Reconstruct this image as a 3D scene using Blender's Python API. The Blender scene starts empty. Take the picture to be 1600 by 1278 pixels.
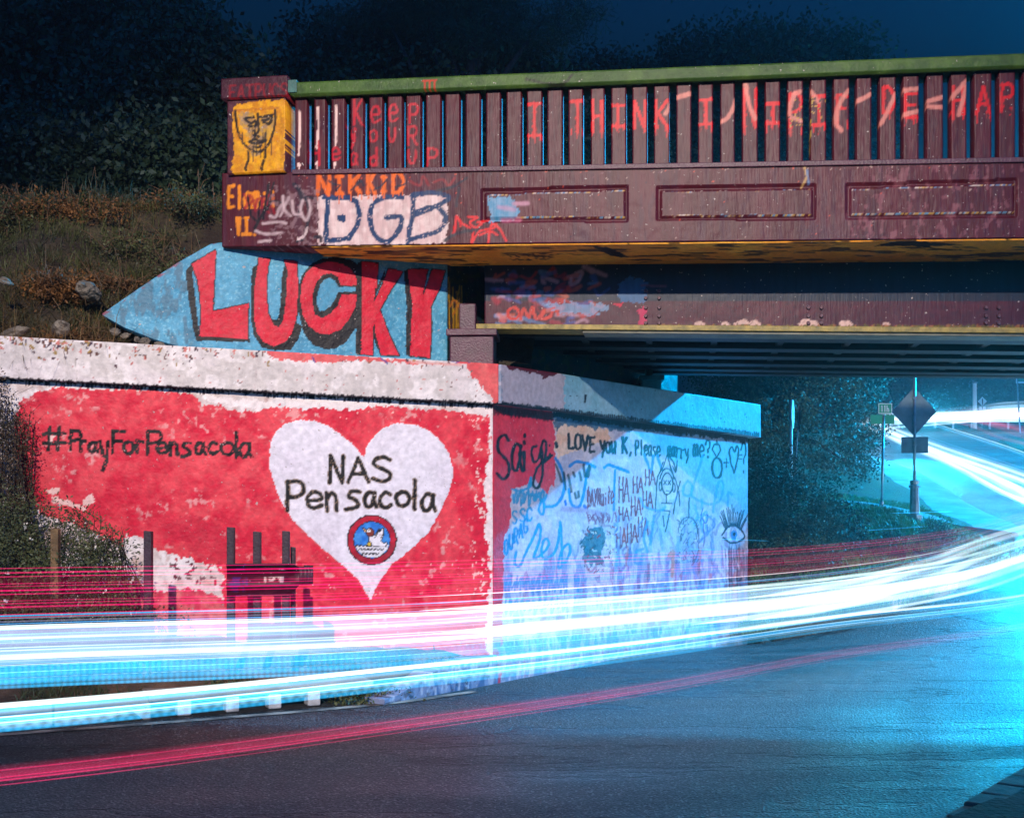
import bpy, math, random
import numpy as np
from mathutils import Vector

random.seed(7)
rng = np.random.default_rng(7)
scene = bpy.context.scene
COL = scene.collection

# ------------------------------------------------------------------ camera, world, lights, exposure
CAM_H, F, CX, HY = 1.5, 1800.0, 800.0, 800.0     # eye height, focal length / centre column / horizon row (1600 px wide picture)
cam_d = bpy.data.cameras.new("camera")
cam = bpy.data.objects.new("camera", cam_d)
COL.objects.link(cam)
cam.location = (0, 0, CAM_H)
cam.rotation_euler = (math.radians(90), 0, 0)
cam_d.sensor_width = 36.0
cam_d.lens = 36.0 * F / 1600.0
cam_d.shift_y = (HY - 639.0) / 1600.0
cam_d.clip_start = 0.05
cam_d.clip_end = 2000
scene.camera = cam

world = bpy.data.worlds.new("World")
scene.world = world
world.use_nodes = True
wn = world.node_tree
bg = wn.nodes["Background"]
sky = wn.nodes.new("ShaderNodeTexSky")
sky.sky_type = 'NISHITA'
sky.sun_disc = False
sky.sun_elevation = math.radians(-5.0)
sky.sun_rotation = math.radians(165)
tint = wn.nodes.new("ShaderNodeMix"); tint.data_type = 'RGBA'; tint.blend_type = 'MULTIPLY'
tint.inputs[0].default_value = 1.0
tint.inputs[7].default_value = (0.012, 0.25, 1.0, 1)
wn.links.new(sky.outputs[0], tint.inputs[6])
wn.links.new(tint.outputs[2], bg.inputs[0])
SKY_STRENGTH = 27.0
bg.inputs[1].default_value = SKY_STRENGTH

scene.view_settings.view_transform = 'Standard'
scene.view_settings.look = 'None'
scene.view_settings.exposure = 0.0
scene.view_settings.gamma = 1.0
scene.render.engine = 'CYCLES'
scene.cycles.use_denoising = True
scene.cycles.transparent_max_bounces = 64
scene.cycles.max_bounces = 6
scene.cycles.diffuse_bounces = 3
scene.cycles.glossy_bounces = 3
scene.cycles.volume_bounces = 0
scene.cycles.sample_clamp_indirect = 4.0
scene.cycles.sample_clamp_direct = 0.0
scene.cycles.caustics_reflective = False
scene.cycles.caustics_refractive = False

# street lamps of the place (both stand outside the frame; their bodies are built at the end)
LAMP_NEAR = Vector((-1.6, -4.6, 8.7))      # warm lamp behind the camera, lights the front of the bridge
LAMP_FAR = Vector((21.0, 24.5, 10.2))      # cold cyan lamp on the far side of the bridge, right

def spot(name, loc, target, power, color, angle, blend, radius):
    d = bpy.data.lights.new(name, 'SPOT')
    d.energy = power; d.color = color; d.spot_size = math.radians(angle); d.spot_blend = blend
    d.shadow_soft_size = radius
    o = bpy.data.objects.new(name, d)
    o.location = loc
    o.rotation_euler = (Vector(target) - Vector(loc)).to_track_quat('-Z', 'Y').to_euler()
    COL.objects.link(o)
    return o
spot("lamp_light_warm", LAMP_NEAR, (-0.3, 10.2, 3.9), 12600, (1.0, 0.87, 0.76), 47, 0.8, 0.12)
spot("lamp_light_cyan", LAMP_FAR, (20.0, 23.9, 0.0), 90000, (0.0, 0.46, 1.0), 150, 0.12, 0.18)
# the headlights that draw the white trails shine down the road from the bend
spot("headlight_beam", (9.6, 18.9, 1.75), (3.0, 10.0, -2.3), 4800, (0.0, 0.52, 1.0), 60, 1.0, 0.25)
spot("headlight_beam", (10.9, 31.5, 4.6), (9.7, 24.5, 1.6), 5500, (0.02, 0.62, 1.0), 44, 0.95, 0.25)

# ------------------------------------------------------------------ small maths
def lin(c):
    c = np.asarray(c, float) / 255.0
    return np.where(c <= 0.04045, c / 12.92, ((c + 0.055) / 1.055) ** 2.4)

def at(px, py, Y):
    return Vector(((px - CX) / F * Y, Y, CAM_H + (HY - py) / F * Y))

class Plane:
    """vertical plane through two ground points a -> b (left to right as one faces it)"""
    def __init__(s, a, b):
        s.a = np.array(a, float); s.b = np.array(b, float)
        s.L = np.linalg.norm(s.b - s.a)
        s.d = (s.b - s.a) / s.L
        s.n = np.array((s.d[1], -s.d[0]))        # towards the viewer's side
    def off(s, k):
        return Plane(s.a + s.n * k, s.b + s.n * k)
    def u(s, px):
        k = (px - CX) / F
        return (k * s.a[1] - s.a[0]) / (s.d[0] - k * s.d[1])
    def xy(s, u):
        return s.a + s.d * u
    def z(s, px, py):
        return CAM_H + (HY - py) / F * s.xy(s.u(px))[1]

def hash2(ix, iy, seed):
    h = (ix.astype(np.int64) * 374761393 + iy.astype(np.int64) * 668265263 + seed * 1442695041) & 0xffffffff
    h = ((h ^ (h >> 13)) * 1274126177) & 0xffffffff
    return ((h ^ (h >> 16)) & 0xffffff) / float(0xffffff)

def vnoise(x, y, seed=0):
    x = np.asarray(x, float); y = np.asarray(y, float)
    ix = np.floor(x); iy = np.floor(y); fx = x - ix; fy = y - iy
    fx = fx * fx * (3 - 2 * fx); fy = fy * fy * (3 - 2 * fy)
    a = hash2(ix, iy, seed); b = hash2(ix + 1, iy, seed)
    c = hash2(ix, iy + 1, seed); d = hash2(ix + 1, iy + 1, seed)
    return a + (b - a) * fx + (c - a) * fy + (a - b - c + d) * fx * fy

def fbm(x, y, seed=0, o=4):
    s = 0; a = 0.5; t = 0
    for k in range(o):
        s = s + a * vnoise(x * 2 ** k, y * 2 ** k, seed + k); t += a; a *= 0.55
    return s / t

def sm(a, b, x):
    t = np.clip((x - a) / (b - a), 0, 1)
    return t * t * (3 - 2 * t)

def catmull(pts, n=6):
    p = [np.array(q, float) for q in pts]
    if len(p) < 3: return p
    p = [2 * p[0] - p[1]] + p + [2 * p[-1] - p[-2]]
    out = []
    for i in range(1, len(p) - 2):
        for k in range(n):
            t = k / n
            out.append(0.5 * ((2 * p[i]) + (p[i + 1] - p[i - 1]) * t + (2 * p[i - 1] - 5 * p[i] + 4 * p[i + 1] - p[i + 2]) * t * t
                              + (3 * p[i] - p[i - 1] - 3 * p[i + 1] + p[i + 2]) * t ** 3))
    out.append(p[-2])
    return out

# ------------------------------------------------------------------ mesh helpers
def mesh_from(name, V, Q, mat=None, col=None, smooth=False, T=None):
    """V (n,3), Q (m,4) quads, T (k,3) triangles"""
    me = bpy.data.meshes.new(name)
    V = np.asarray(V, np.float32)
    Q = np.asarray(Q, np.int32).reshape(-1, 4) if Q is not None and len(Q) else np.zeros((0, 4), np.int32)
    T = np.asarray(T, np.int32).reshape(-1, 3) if T is not None and len(T) else np.zeros((0, 3), np.int32)
    me.vertices.add(len(V)); me.vertices.foreach_set("co", V.ravel())
    me.loops.add(Q.size + T.size)
    me.loops.foreach_set("vertex_index", np.concatenate([Q.ravel(), T.ravel()]))
    me.polygons.add(len(Q) + len(T))
    st = np.concatenate([np.arange(len(Q)) * 4, Q.size + np.arange(len(T)) * 3]).astype(np.int32)
    me.polygons.foreach_set("loop_start", st)
    me.polygons.foreach_set("use_smooth", np.full(len(Q) + len(T), smooth))
    me.update(calc_edges=True)
    if col is not None:
        ca = me.color_attributes.new("Col", 'FLOAT_COLOR', 'POINT')
        c4 = np.ones((len(V), 4), np.float32); c4[:, :3] = col
        ca.data.foreach_set("color", c4.ravel())
    if mat: me.materials.append(mat)
    return me

WORLD_ROOTS = set()
def link(name, me, parent=None, loc=None):
    o = bpy.data.objects.new(name, me); COL.objects.link(o)
    if parent:
        o.parent = parent
        if parent.name in WORLD_ROOTS: o.location = -parent.location      # its mesh is given in world coordinates
    if loc is not None: o.location = loc
    return o

def tag(o, label=None, cat=None, group=None, kind=None):
    if label: o["label"] = label
    if cat: o["category"] = cat
    if group: o["group"] = group
    if kind: o["kind"] = kind
    return o

def empty(name, loc=(0, 0, 0), rz=0.0, world_children=False):
    o = bpy.data.objects.new(name, None); COL.objects.link(o)
    o.location = loc; o.rotation_euler = (0, 0, rz); o.empty_display_size = 0.2
    if world_children: WORLD_ROOTS.add(o.name)
    return o

class MB:
    def __init__(s): s.V = []; s.Q = []; s.T = []; s.n = 0
    def add(s, V, Q=(), T=()):
        V = np.asarray(V, float).reshape(-1, 3)
        s.V.append(V)
        for q in Q: s.Q.append([i + s.n for i in q])
        for t in T: s.T.append([i + s.n for i in t])
        s.n += len(V)
    def hexa(s, c):     # 8 corners: bottom 4 ccw, top 4 ccw
        s.add(c, [(3, 2, 1, 0), (4, 5, 6, 7), (0, 1, 5, 4), (1, 2, 6, 5), (2, 3, 7, 6), (3, 0, 4, 7)])
    def box(s, x0, x1, y0, y1, z0, z1):
        s.hexa([(x0, y0, z0), (x1, y0, z0), (x1, y1, z0), (x0, y1, z0), (x0, y0, z1), (x1, y0, z1), (x1, y1, z1), (x0, y1, z1)])
    def tube(s, pts, r, n=8, cap=True):
        pts = [Vector(p) for p in pts]
        if not hasattr(r, '__len__'): r = [r] * len(pts)
        V = []; up = Vector((0, 0, 1))
        for i, p in enumerate(pts):
            t = (pts[min(i + 1, len(pts) - 1)] - pts[max(i - 1, 0)]).normalized()
            a = t.cross(up if abs(t.z) < 0.95 else Vector((1, 0, 0))).normalized(); b = a.cross(t)
            for k in range(n):
                g = 2 * math.pi * k / n
                V.append(p + (a * math.cos(g) + b * math.sin(g)) * r[i])
        Q = [(i * n + k, i * n + (k + 1) % n, (i + 1) * n + (k + 1) % n, (i + 1) * n + k) for i in range(len(pts) - 1) for k in range(n)]
        T = []
        if cap:
            c0 = len(V); V += [pts[0], pts[-1]]
            T = [(c0, (k + 1) % n, k) for k in range(n)] + [(c0 + 1, (len(pts) - 1) * n + k, (len(pts) - 1) * n + (k + 1) % n) for k in range(n)]
        s.add(V, Q, T)
    def build(s, name, mat, parent=None, bevel=0.0, smooth=False, loc=None):
        me = mesh_from(name, np.concatenate(s.V), s.Q, mat, smooth=smooth, T=s.T)
        o = link(name, me, parent, loc)
        if bevel:
            m = o.modifiers.new("bevel", 'BEVEL'); m.width = bevel; m.segments = 2; m.limit_method = 'ANGLE'
        return o

def pbox(mb, pl, u0, u1, k0, k1, z0, z1):
    """box along a Plane: u range, k range (k towards the viewer), z0/z1 numbers or (left, right) pairs"""
    if not hasattr(z0, '__len__'): z0 = (z0, z0)
    if not hasattr(z1, '__len__'): z1 = (z1, z1)
    c = []
    for zz in (z0, z1):
        for u, k, i in ((u0, k1, 0), (u1, k1, 1), (u1, k0, 1), (u0, k0, 0)):
            p = pl.xy(u) + pl.n * k
            c.append((p[0], p[1], zz[i]))
    mb.hexa(c)

# ------------------------------------------------------------------ materials
def new_mat(name):
    m = bpy.data.materials.new(name); m.use_nodes = True
    return m, m.node_tree, m.node_tree.nodes["Principled BSDF"]

def mat(name, col, rough=0.7, var=0.35, scale=8.0, bump=0.3, bscale=60.0, metal=0.0, col2=None, spec=0.5, bdist=0.01):
    m, nt, p = new_mat(name)
    N = nt.nodes; L = nt.links
    tc = N.new("ShaderNodeTexCoord")
    no = N.new("ShaderNodeTexNoise"); no.inputs["Scale"].default_value = scale; no.inputs["Detail"].default_value = 6
    L.new(tc.outputs["Object"], no.inputs["Vector"])
    cr = N.new("ShaderNodeValToRGB")
    c = np.array(col, float); c2 = np.array(col2, float) if col2 is not None else c * (1 - var)
    cr.color_ramp.elements[0].position = 0.35; cr.color_ramp.elements[1].position = 0.65
    cr.color_ramp.elements[0].color = (*c2, 1); cr.color_ramp.elements[1].color = (*np.minimum(c * (1 + var * 0.4), 0.9), 1)
    L.new(no.outputs["Fac"], cr.inputs[0]); L.new(cr.outputs[0], p.inputs["Base Color"])
    b = N.new("ShaderNodeTexNoise"); b.inputs["Scale"].default_value = bscale; b.inputs["Detail"].default_value = 5
    L.new(tc.outputs["Object"], b.inputs["Vector"])
    bu = N.new("ShaderNodeBump"); bu.inputs["Strength"].default_value = bump; bu.inputs["Distance"].default_value = bdist
    L.new(b.outputs["Fac"], bu.inputs["Height"]); L.new(bu.outputs[0], p.inputs["Normal"])
    p.inputs["Roughness"].default_value = rough; p.inputs["Metallic"].default_value = metal
    p.inputs["Specular IOR Level"].default_value = spec
    return m

def paint_mat(name, rough=0.5, bump=0.5, bscale=45, vert=False):
    """painted concrete: colours sit in the mesh's colour attribute, grain and relief come from noise"""
    m, nt, p = new_mat(name); N = nt.nodes; L = nt.links
    at_ = N.new("ShaderNodeAttribute"); at_.attribute_name = "Col"
    tc = N.new("ShaderNodeTexCoord")
    no = N.new("ShaderNodeTexNoise"); no.inputs["Scale"].default_value = 22; no.inputs["Detail"].default_value = 8
    mp = N.new("ShaderNodeMapping"); mp.inputs["Scale"].default_value = (1, 1, 0.12) if vert else (1, 1, 1)
    L.new(tc.outputs["Object"], mp.inputs[0]); L.new(mp.outputs[0], no.inputs["Vector"])
    mr = N.new("ShaderNodeMapRange"); mr.inputs[1].default_value = 0.3; mr.inputs[2].default_value = 0.7
    mr.inputs[3].default_value = 0.8; mr.inputs[4].default_value = 1.12
    L.new(no.outputs["Fac"], mr.inputs[0])
    mx = N.new("ShaderNodeVectorMath"); mx.operation = 'SCALE'
    L.new(at_.outputs["Color"], mx.inputs[0]); L.new(mr.outputs[0], mx.inputs[3])
    # chips down to bare concrete
    vo = N.new("ShaderNodeTexNoise"); vo.inputs["Scale"].default_value = 38; vo.inputs["Detail"].default_value = 4
    L.new(tc.outputs["Object"], vo.inputs["Vector"])
    ch = N.new("ShaderNodeMapRange"); ch.inputs[1].default_value = 0.695; ch.inputs[2].default_value = 0.72
    L.new(vo.outputs["Fac"], ch.inputs[0])
    mc = N.new("ShaderNodeMix"); mc.data_type = 'RGBA'; mc.inputs[7].default_value = (0.42, 0.36, 0.33, 1)
    L.new(ch.outputs[0], mc.inputs[0]); L.new(mx.outputs[0], mc.inputs[6]); L.new(mc.outputs[2], p.inputs["Base Color"])
    b = N.new("ShaderNodeTexNoise"); b.inputs["Scale"].default_value = bscale; b.inputs["Detail"].default_value = 7
    L.new(mp.outputs[0] if vert else tc.outputs["Object"], b.inputs["Vector"])
    bu = N.new("ShaderNodeBump"); bu.inputs["Strength"].default_value = bump; bu.inputs["Distance"].default_value = 0.008
    L.new(b.outputs["Fac"], bu.inputs["Height"]); L.new(bu.outputs[0], p.inputs["Normal"])
    p.inputs["Roughness"].default_value = rough; p.inputs["Specular IOR Level"].default_value = 0.25
    return m

M_WALL = paint_mat("painted_concrete", 0.5, 0.45, 45)
M_WALLV = paint_mat("painted_board_marked_concrete", 0.45, 0.3, 55, True)
M_CONC = mat("concrete", (0.36, 0.33, 0.30), 0.85, 0.3, 7, 0.6, 70)
M_CONC_D = mat("dark_concrete", (0.06, 0.075, 0.08), 0.85, 0.4, 7, 0.6, 70)  # darker concrete for the bridge deck
M_MAROON = mat("maroon_paint", (0.085, 0.022, 0.042), 0.45, 0.3, 9, 0.5, 60)
M_STEEL_D = mat("dark_painted_steel", (0.007, 0.017, 0.024), 0.6, 0.4, 12, 0.4, 50)
M_OLIVE = mat("olive_yellow_paint", (0.16, 0.13, 0.03), 0.5, 0.4, 14, 0.5, 60, col2=(0.42, 0.30, 0.06))
M_STONE = mat("pale_rock", (0.20, 0.17, 0.13), 0.85, 0.5, 6, 0.9, 25, bdist=0.04)
M_WOOD = mat("weathered_wood", (0.20, 0.12, 0.05), 0.8, 0.5, 14, 0.6, 60)
M_WOODP = mat("dark_purple_painted_wood", (0.045, 0.018, 0.03), 0.55, 0.5, 10, 0.6, 60)
M_GALV = mat("galvanised_steel", (0.30, 0.34, 0.36), 0.4, 0.3, 9, 0.2, 60, metal=0.7)
M_SIGNBACK = mat("bare_aluminium_sign_back", (0.18, 0.25, 0.27), 0.5, 0.3, 6, 0.15, 40, metal=0.0)
M_BARK = mat("bark", (0.045, 0.038, 0.03), 0.9, 0.5, 12, 0.8, 40, bdist=0.03)
M_DARKHOLE = mat("drain_shade_concrete", (0.012, 0.012, 0.012), 0.9, 0.3, 8, 0.4, 40)  # near black colour stands in for the shade inside the drain opening

# ------------------------------------------------------------------ painter: flat print put on real wall surfaces
class Painter:
    """holds one colour per wall vertex; positions are given by the picture column / row at which the wall point is seen"""
    def __init__(s, V):
        s.V = V
        s.x = CX + V[:, 0] / V[:, 1] * F
        s.y = HY - (V[:, 2] - CAM_H) / V[:, 1] * F
        s.c = np.zeros((len(V), 3)); s.h = np.zeros(len(V))
        s.jx = (fbm(s.x / 6, s.y / 6, 11, 3) - .5) * 2
        s.jy = (fbm(s.x / 6, s.y / 6, 29, 3) - .5) * 2
        s.f = hash2(np.round(s.x * 0.9), np.round(s.y * 0.9), 5)
    def fill(s, c): s.c[:] = lin(c)
    def mottle(s, c, scale=30, lo=.45, hi=.6, a=1.0, seed=3, stretch=(1, 1), where=None):
        w = sm(lo, hi, fbm(s.x / scale / stretch[0], s.y / scale / stretch[1], seed)) * a
        if where is not None: w = w * where
        s.c += (lin(c) - s.c) * w[:, None]
    def mask(s, pts, jit=2.0):
        p = np.array(pts, float)
        x = s.x + s.jx * jit * 2; y = s.y + s.jy * jit * 2
        m = (x > p[:, 0].min()) & (x < p[:, 0].max()) & (y > p[:, 1].min()) & (y < p[:, 1].max())
        idx = np.nonzero(m)[0]; ins = np.zeros(len(idx), bool); X = x[idx]; Y = y[idx]
        for i in range(len(p)):
            x1, y1 = p[i]; x2, y2 = p[(i + 1) % len(p)]
            if y1 == y2: continue
            ins ^= ((y1 > Y) != (y2 > Y)) & (X < (x2 - x1) * (Y - y1) / (y2 - y1) + x1)
        return idx[ins]
    def poly(s, pts, c, jit=2.0, a=1.0, c2=None, scale=14, h=0.0):
        i = s.mask(pts, jit)
        if not len(i): return
        col = np.tile(lin(c), (len(i), 1))
        if c2 is not None:
            w = sm(.35, .65, fbm(s.x[i] / scale, s.y[i] / scale, 17, 5))
            col += (lin(c2) - col) * w[:, None]
        s.c[i] += (col - s.c[i]) * a
        s.h[i] += h
    def dist(s, pts, pad):
        p = np.array(pts, float)
        m = (s.x > p[:, 0].min() - pad) & (s.x < p[:, 0].max() + pad) & (s.y > p[:, 1].min() - pad) & (s.y < p[:, 1].max() + pad)
        idx = np.nonzero(m)[0]
        if not len(idx): return idx, None
        X = s.x[idx] + s.jx[idx] * .8; Y = s.y[idx] + s.jy[idx] * .8
        d = np.full(len(idx), 1e9)
        for i in range(max(1, len(p) - 1)):
            a = p[i]; b = p[min(i + 1, len(p) - 1)]; v = b - a; l2 = max(v @ v, 1e-9)
            t = np.clip(((X - a[0]) * v[0] + (Y - a[1]) * v[1]) / l2, 0, 1)
            d = np.minimum(d, np.hypot(X - a[0] - t * v[0], Y - a[1] - t * v[1]))
        return idx, d
    def stroke(s, pts, w, c, soft=.7, a=1.0, curve=False, rough=0.0):
        if curve: pts = catmull(pts)
        idx, d = s.dist(pts, w + soft + 1)
        if d is None: return
        wv = w * (.74 + .5 * vnoise(s.x[idx] / 4.5, s.y[idx] / 4.5, 91)); al = (1 - sm(wv / 2 - soft * .5, wv / 2 + soft, d)) * a
        if rough: al = al * np.where(s.f[idx] < rough, .25, 1)
        s.c[idx] += (lin(c) - s.c[idx]) * al[:, None]
    def drip(s, x, y, l, w, c, a=1.0):
        s.stroke([(x, y), (x + random.uniform(-.6, .6), y + l)], w, c, .5, a)
    def ell(s, cx, cy, rx, ry, w, c, a=1.0, a0=0, a1=360, soft=.7):
        pts = [(cx + rx * math.cos(math.radians(t)), cy + ry * math.sin(math.radians(t))) for t in np.linspace(a0, a1, 22)]
        s.stroke(pts, w, c, soft, a)
    def disc(s, cx, cy, rx, ry, c, jit=.5, a=1.0, c2=None):
        s.poly([(cx + rx * math.cos(t), cy + ry * math.sin(t)) for t in np.linspace(0, 2 * math.pi, 33)[:-1]], c, jit, a, c2)
    def glyph(s, ch, x0, y0, x1, y1, w, c, soft=.7, a=1.0, rough=0, drips=0, slant=0):
        for pl_, cur in glyph_lines(ch):
            pts = [(x0 + gx / 10 * (x1 - x0) + slant * (1 - gy / 10) * (y1 - y0), y0 + gy / 10 * (y1 - y0)) for gx, gy in pl_]
            s.stroke(pts, w, c, soft, a, cur, rough)
            if drips:
                for _ in range(drips):
                    q = pts[random.randrange(len(pts))]
                    s.drip(q[0] + random.uniform(-2, 2), max(q[1], y1 - 4), random.uniform(5, 16), 1.3, c, .85)
    def text(s, t, x0, y0, x1, y1, h, w, c, **k):
        """characters spread from (x0,y0) to (x1,y1), which are baseline ends"""
        n = len(t)
        for i, ch in enumerate(t):
            if ch == ' ': continue
            f0 = i / n; f1 = (i + .78) / n
            hh = h * (1.0 if ch.isupper() or ch in 'lkdhbt?!#' else .68)
            yb = y0 + (y1 - y0) * (i + .4) / n + random.uniform(-.04, .04) * h
            dy = h * .3 if ch in 'gypq' else 0
            s.glyph(ch, x0 + (x1 - x0) * f0, yb - hh, x0 + (x1 - x0) * f1, yb + dy, w, c, **k)

GL = {
 'A': "0,10 5,0 10,10;2,6.5 8,6.5", 'B': "1,0 0.5,10;~0.5,0.3 7,0 8.5,2 6,4.5 1,5;~1,5 8,5 10,7.5 7,10 0.5,10",
 'C': "~9.5,2 6,0 2,1.5 0,5 2,8.8 6,10 9.5,8", 'D': "1,0 0.5,10;~0.5,0.2 6,0.6 9.8,5 6.5,9.4 0.5,10",
 'E': "9,0 1,0.3 1,10 9,9.6;1,5 7,4.8", 'F': "9.5,0.4 1,0 0.6,10;1,4.6 7,4.8", 'G': "~9.5,1.5 6,0 2,1.5 0,5 2,9 6,10 9,8.5 9.5,5.5;9.5,5.5 5.5,5.5",
 'H': "1,0 0.5,10;9,0 9.2,10;0.8,5.2 9,4.8", 'I': "0.5,0.3 9.5,0;5,0 5,10;0,10 10,9.7", 'i': "5,3.6 5,10;5,0 5,.6", 'J': "~8,0 8,7 5,10 1,8", 
 'K': "1,0 0.8,10;9,0 1,5.6;2.6,4.6 9.6,10", 'L': "1,0 1,10 9.5,9.6", 'M': "0,10 1,0 5,6.5 9,0 10,10", 'N': "0.5,10 1,0 8.6,10 9.5,0",
 'O': "~5,0 1,1.5 0,5 1.5,9 5,10 9,8.5 10,5 8.5,1 5,0", 'P': "1,0 0.6,10;~0.8,0.3 7,0 9.6,2.2 7.5,4.8 1,5.4", 'R': "1,0 0.6,10;~0.8,0.3 7,0 9.4,2.2 7,4.8 1,5.2;3.5,5 9.6,10",
 'S': "~9,1.2 6,0 2,1 1.4,3.2 5,4.8 9,6.6 8.6,9 5,10 0.6,8.8", 'T': "0,0.4 10,0;5.2,0.2 5,10", 'U': "~0.5,0 0.6,6 3,10 7,9.6 9.3,6 9.6,0", 'V': "0,0 4.8,10 10,0",
 'W': "0,0 2.5,10 5,3 7.5,10 10,0", 'Y': "0.5,0 5,5;9.5,0 3,10", 'X': "0,0 10,10;10,0 0,10",
 'a': "~8.5,1 4,0 0.6,4 1.5,9 5.5,9.4 8.4,3;~8.6,0.4 8,6 10,10", 'c': "~9,1.5 5,0 1,4 2,9 6,10 9.6,8", 'd': "~8,6 4,5 0.8,7.5 3,10 7,9.4 8.2,7;8.4,0 8.4,10",
 'e': "~0.8,5.4 9,4.6 8,0.8 4,0 0.6,4.5 2.5,9.5 6,10 9.8,8.2", 'g': "~8,1 4,0 1,3 3,6 7.5,5 8.4,1;~8.4,1 8,8 5,10 1,9", 'h': "1,0 1,10;~1,6 5,4.4 8.4,6 8.8,10",
 'k': "1,0 1,10;8,3.6 1.2,7 9,10", 'l': "5,0 4.6,10", 'm': "0.5,0.5 0.8,10;~0.8,3 3,0 5,2.5 5.2,10;~5.2,3 7.6,0 9.3,3 9.8,10", 'n': "1,0 1.4,10;~1.4,3.4 5,0 8.2,2.5 9,10",
 'o': "~5,0 1,2 0.4,6 3,9.8 7.5,9.4 9.8,5 8,1 5,0", 'p': "1,0 0.6,10;~0.9,0.6 6,0 9,2.4 6,5.4 1,5", 'r': "1,0 1.6,10;~1.5,4 4.5,1 9,1.2", 's': "~9,0.6 4,0.6 2,3 7,5.4 8,8 4,9.6 0,10",
 'u': "~0.6,0 1,7 4,10 8,7 8.6,0;8.6,0 9.4,10", 'v': "0,0 5,10 10,0", 'w': "0,0 3,10 5,3 7,10 10,0", 'y': "0.5,0 5,5;9.5,0 8.5,6 4,10", 't': "5,0 4.6,10;1,3.4 9,3",
 'b': "1,0 1,10;~1,6 5,4.5 9,7 6,10 1,9.6", '?': "~0.5,2.4 3,0 8,0.6 9,3.4 5.4,5.4 5,7;5,9.4 5,10", '!': "5,0 5,7;5,9.4 5,10", ',': "5,8.6 3,11.5", '.': "5,9.4 5,10",
 '#': "3,0 2,10;7.4,0 6.4,10;0,3.2 10,2.8;0,7.2 10,6.8", '+': "5,1 5,9;0.5,5 9.5,5", '=': "0,3 10,3;0,7 10,7", '1': "2,2 5,0 5,10", '5': "~9,0 2,0 1,4.5 7,4.4 9,7.4 5,10 0.5,9", '9': "~9,3 5,0 1,3 4,5.4 8.6,3;9,2 8,10"}
def glyph_lines(ch):
    out = []
    for part in GL.get(ch, "").split(';'):
        if not part: continue
        cur = part[0] == '~'
        out.append(([tuple(float(v) for v in q.split(',')) for q in part.lstrip('~').split()], cur))
    return out

def panel(pl, u0, u1, zb, zt, step=0.01, k=0.0, thick=0.3, relief=0.004, seed=1, depth=None, sv=None):
    """a painted slab: dense front sheet with real relief whose border row turns back by `thick`"""
    nu = max(2, int((u1 - u0) / step)); zb_ = zb if callable(zb) else (lambda u: zb + 0 * u); zt_ = zt if callable(zt) else (lambda u: zt + 0 * u)
    us = np.linspace(u0, u1, nu + 1)
    nv = max(2, int(np.max(zt_(us) - zb_(us)) / (sv or step)))
    us = np.concatenate([[u0], us, [u1]]); vs = np.concatenate([[0], np.linspace(0, 1, nv + 1), [1]])
    U, W = np.meshgrid(us, vs)
    Z = zb_(U) + (zt_(U) - zb_(U)) * W
    D = np.full(U.shape, float(k))
    D += (fbm(U * 3, Z * 3, seed) - .5) * relief * 3 + (fbm(U * 18, Z * 18, seed + 5, 3) - .5) * relief
    if depth is not None: D += depth(U, Z)
    b = np.zeros(U.shape, bool); b[0, :] = b[-1, :] = True; b[:, 0] = b[:, -1] = True
    D[b] = k - thick
    X = pl.a[0] + pl.d[0] * U + pl.n[0] * D; Y = pl.a[1] + pl.d[1] * U + pl.n[1] * D
    V = np.stack([X.ravel(), Y.ravel(), Z.ravel()], 1)
    w = len(us); h = len(vs)
    i = (np.arange(h - 1)[:, None] * w + np.arange(w - 1)[None, :]).ravel()
    Q = np.stack([i, i + 1, i + w + 1, i + w], 1)
    back = np.array([[0, (h - 1) * w, h * w - 1, w - 1]])
    # close the back with one big quad (its corners are the border corners)
    return V, np.concatenate([Q, back]), U.ravel(), Z.ravel()

# ------------------------------------------------------------------ planes of the place
C_ = (-0.168, 10.1); E_ = (2.93, 14.32); L_ = (-4.13, 9.3)
W = Plane(L_, C_)                    # wing wall (red, with the heart)
A = Plane(C_, E_)                    # abutment face along the road
K = W.off(-0.42)                     # upper wing wall (LUCKY)
P = Plane((-1.9, 9.9), (4.0, 9.0))   # outer face of the bridge parapet
def zl(pl, p0, p1):                  # straight height line through two picture points lying on a plane
    u0 = pl.u(p0[0]); u1 = pl.u(p1[0]); z0 = pl.z(*p0); z1 = pl.z(*p1)
    return lambda u: z0 + (z1 - z0) * (u - u0) / (u1 - u0)
def Z(ox, oy, s, t):                 # "x,y x,y" in an enlarged view -> picture units
    return [(ox + float(q.split(',')[0]) / s, oy + float(q.split(',')[1]) / s) for q in t.split()]

# ------------------------------------------------------------------ wing wall with the red mural
wing = tag(empty("wing_wall", (-2.2, 9.7, 0), 0, True), "red painted concrete wing wall with the big white heart and the hashtag", "wall")
capb = zl(W, (0, 592), (770, 632)); capt = zl(W.off(.08), (0, 525), (785, 569))
V, Q, U_, Z_ = panel(W, -3.4, W.L, lambda u: -0.3 + 0 * u, lambda u: capb(u) + 0.02, 0.0105, 0, 0.5, 0.006, 3)
p = Painter(V)
p.fill((214, 196, 190))
p.mottle((236, 226, 224), 40, .4, .6)
p.mottle((190, 150, 140), 16, .62, .72, .6, 9)
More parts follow.
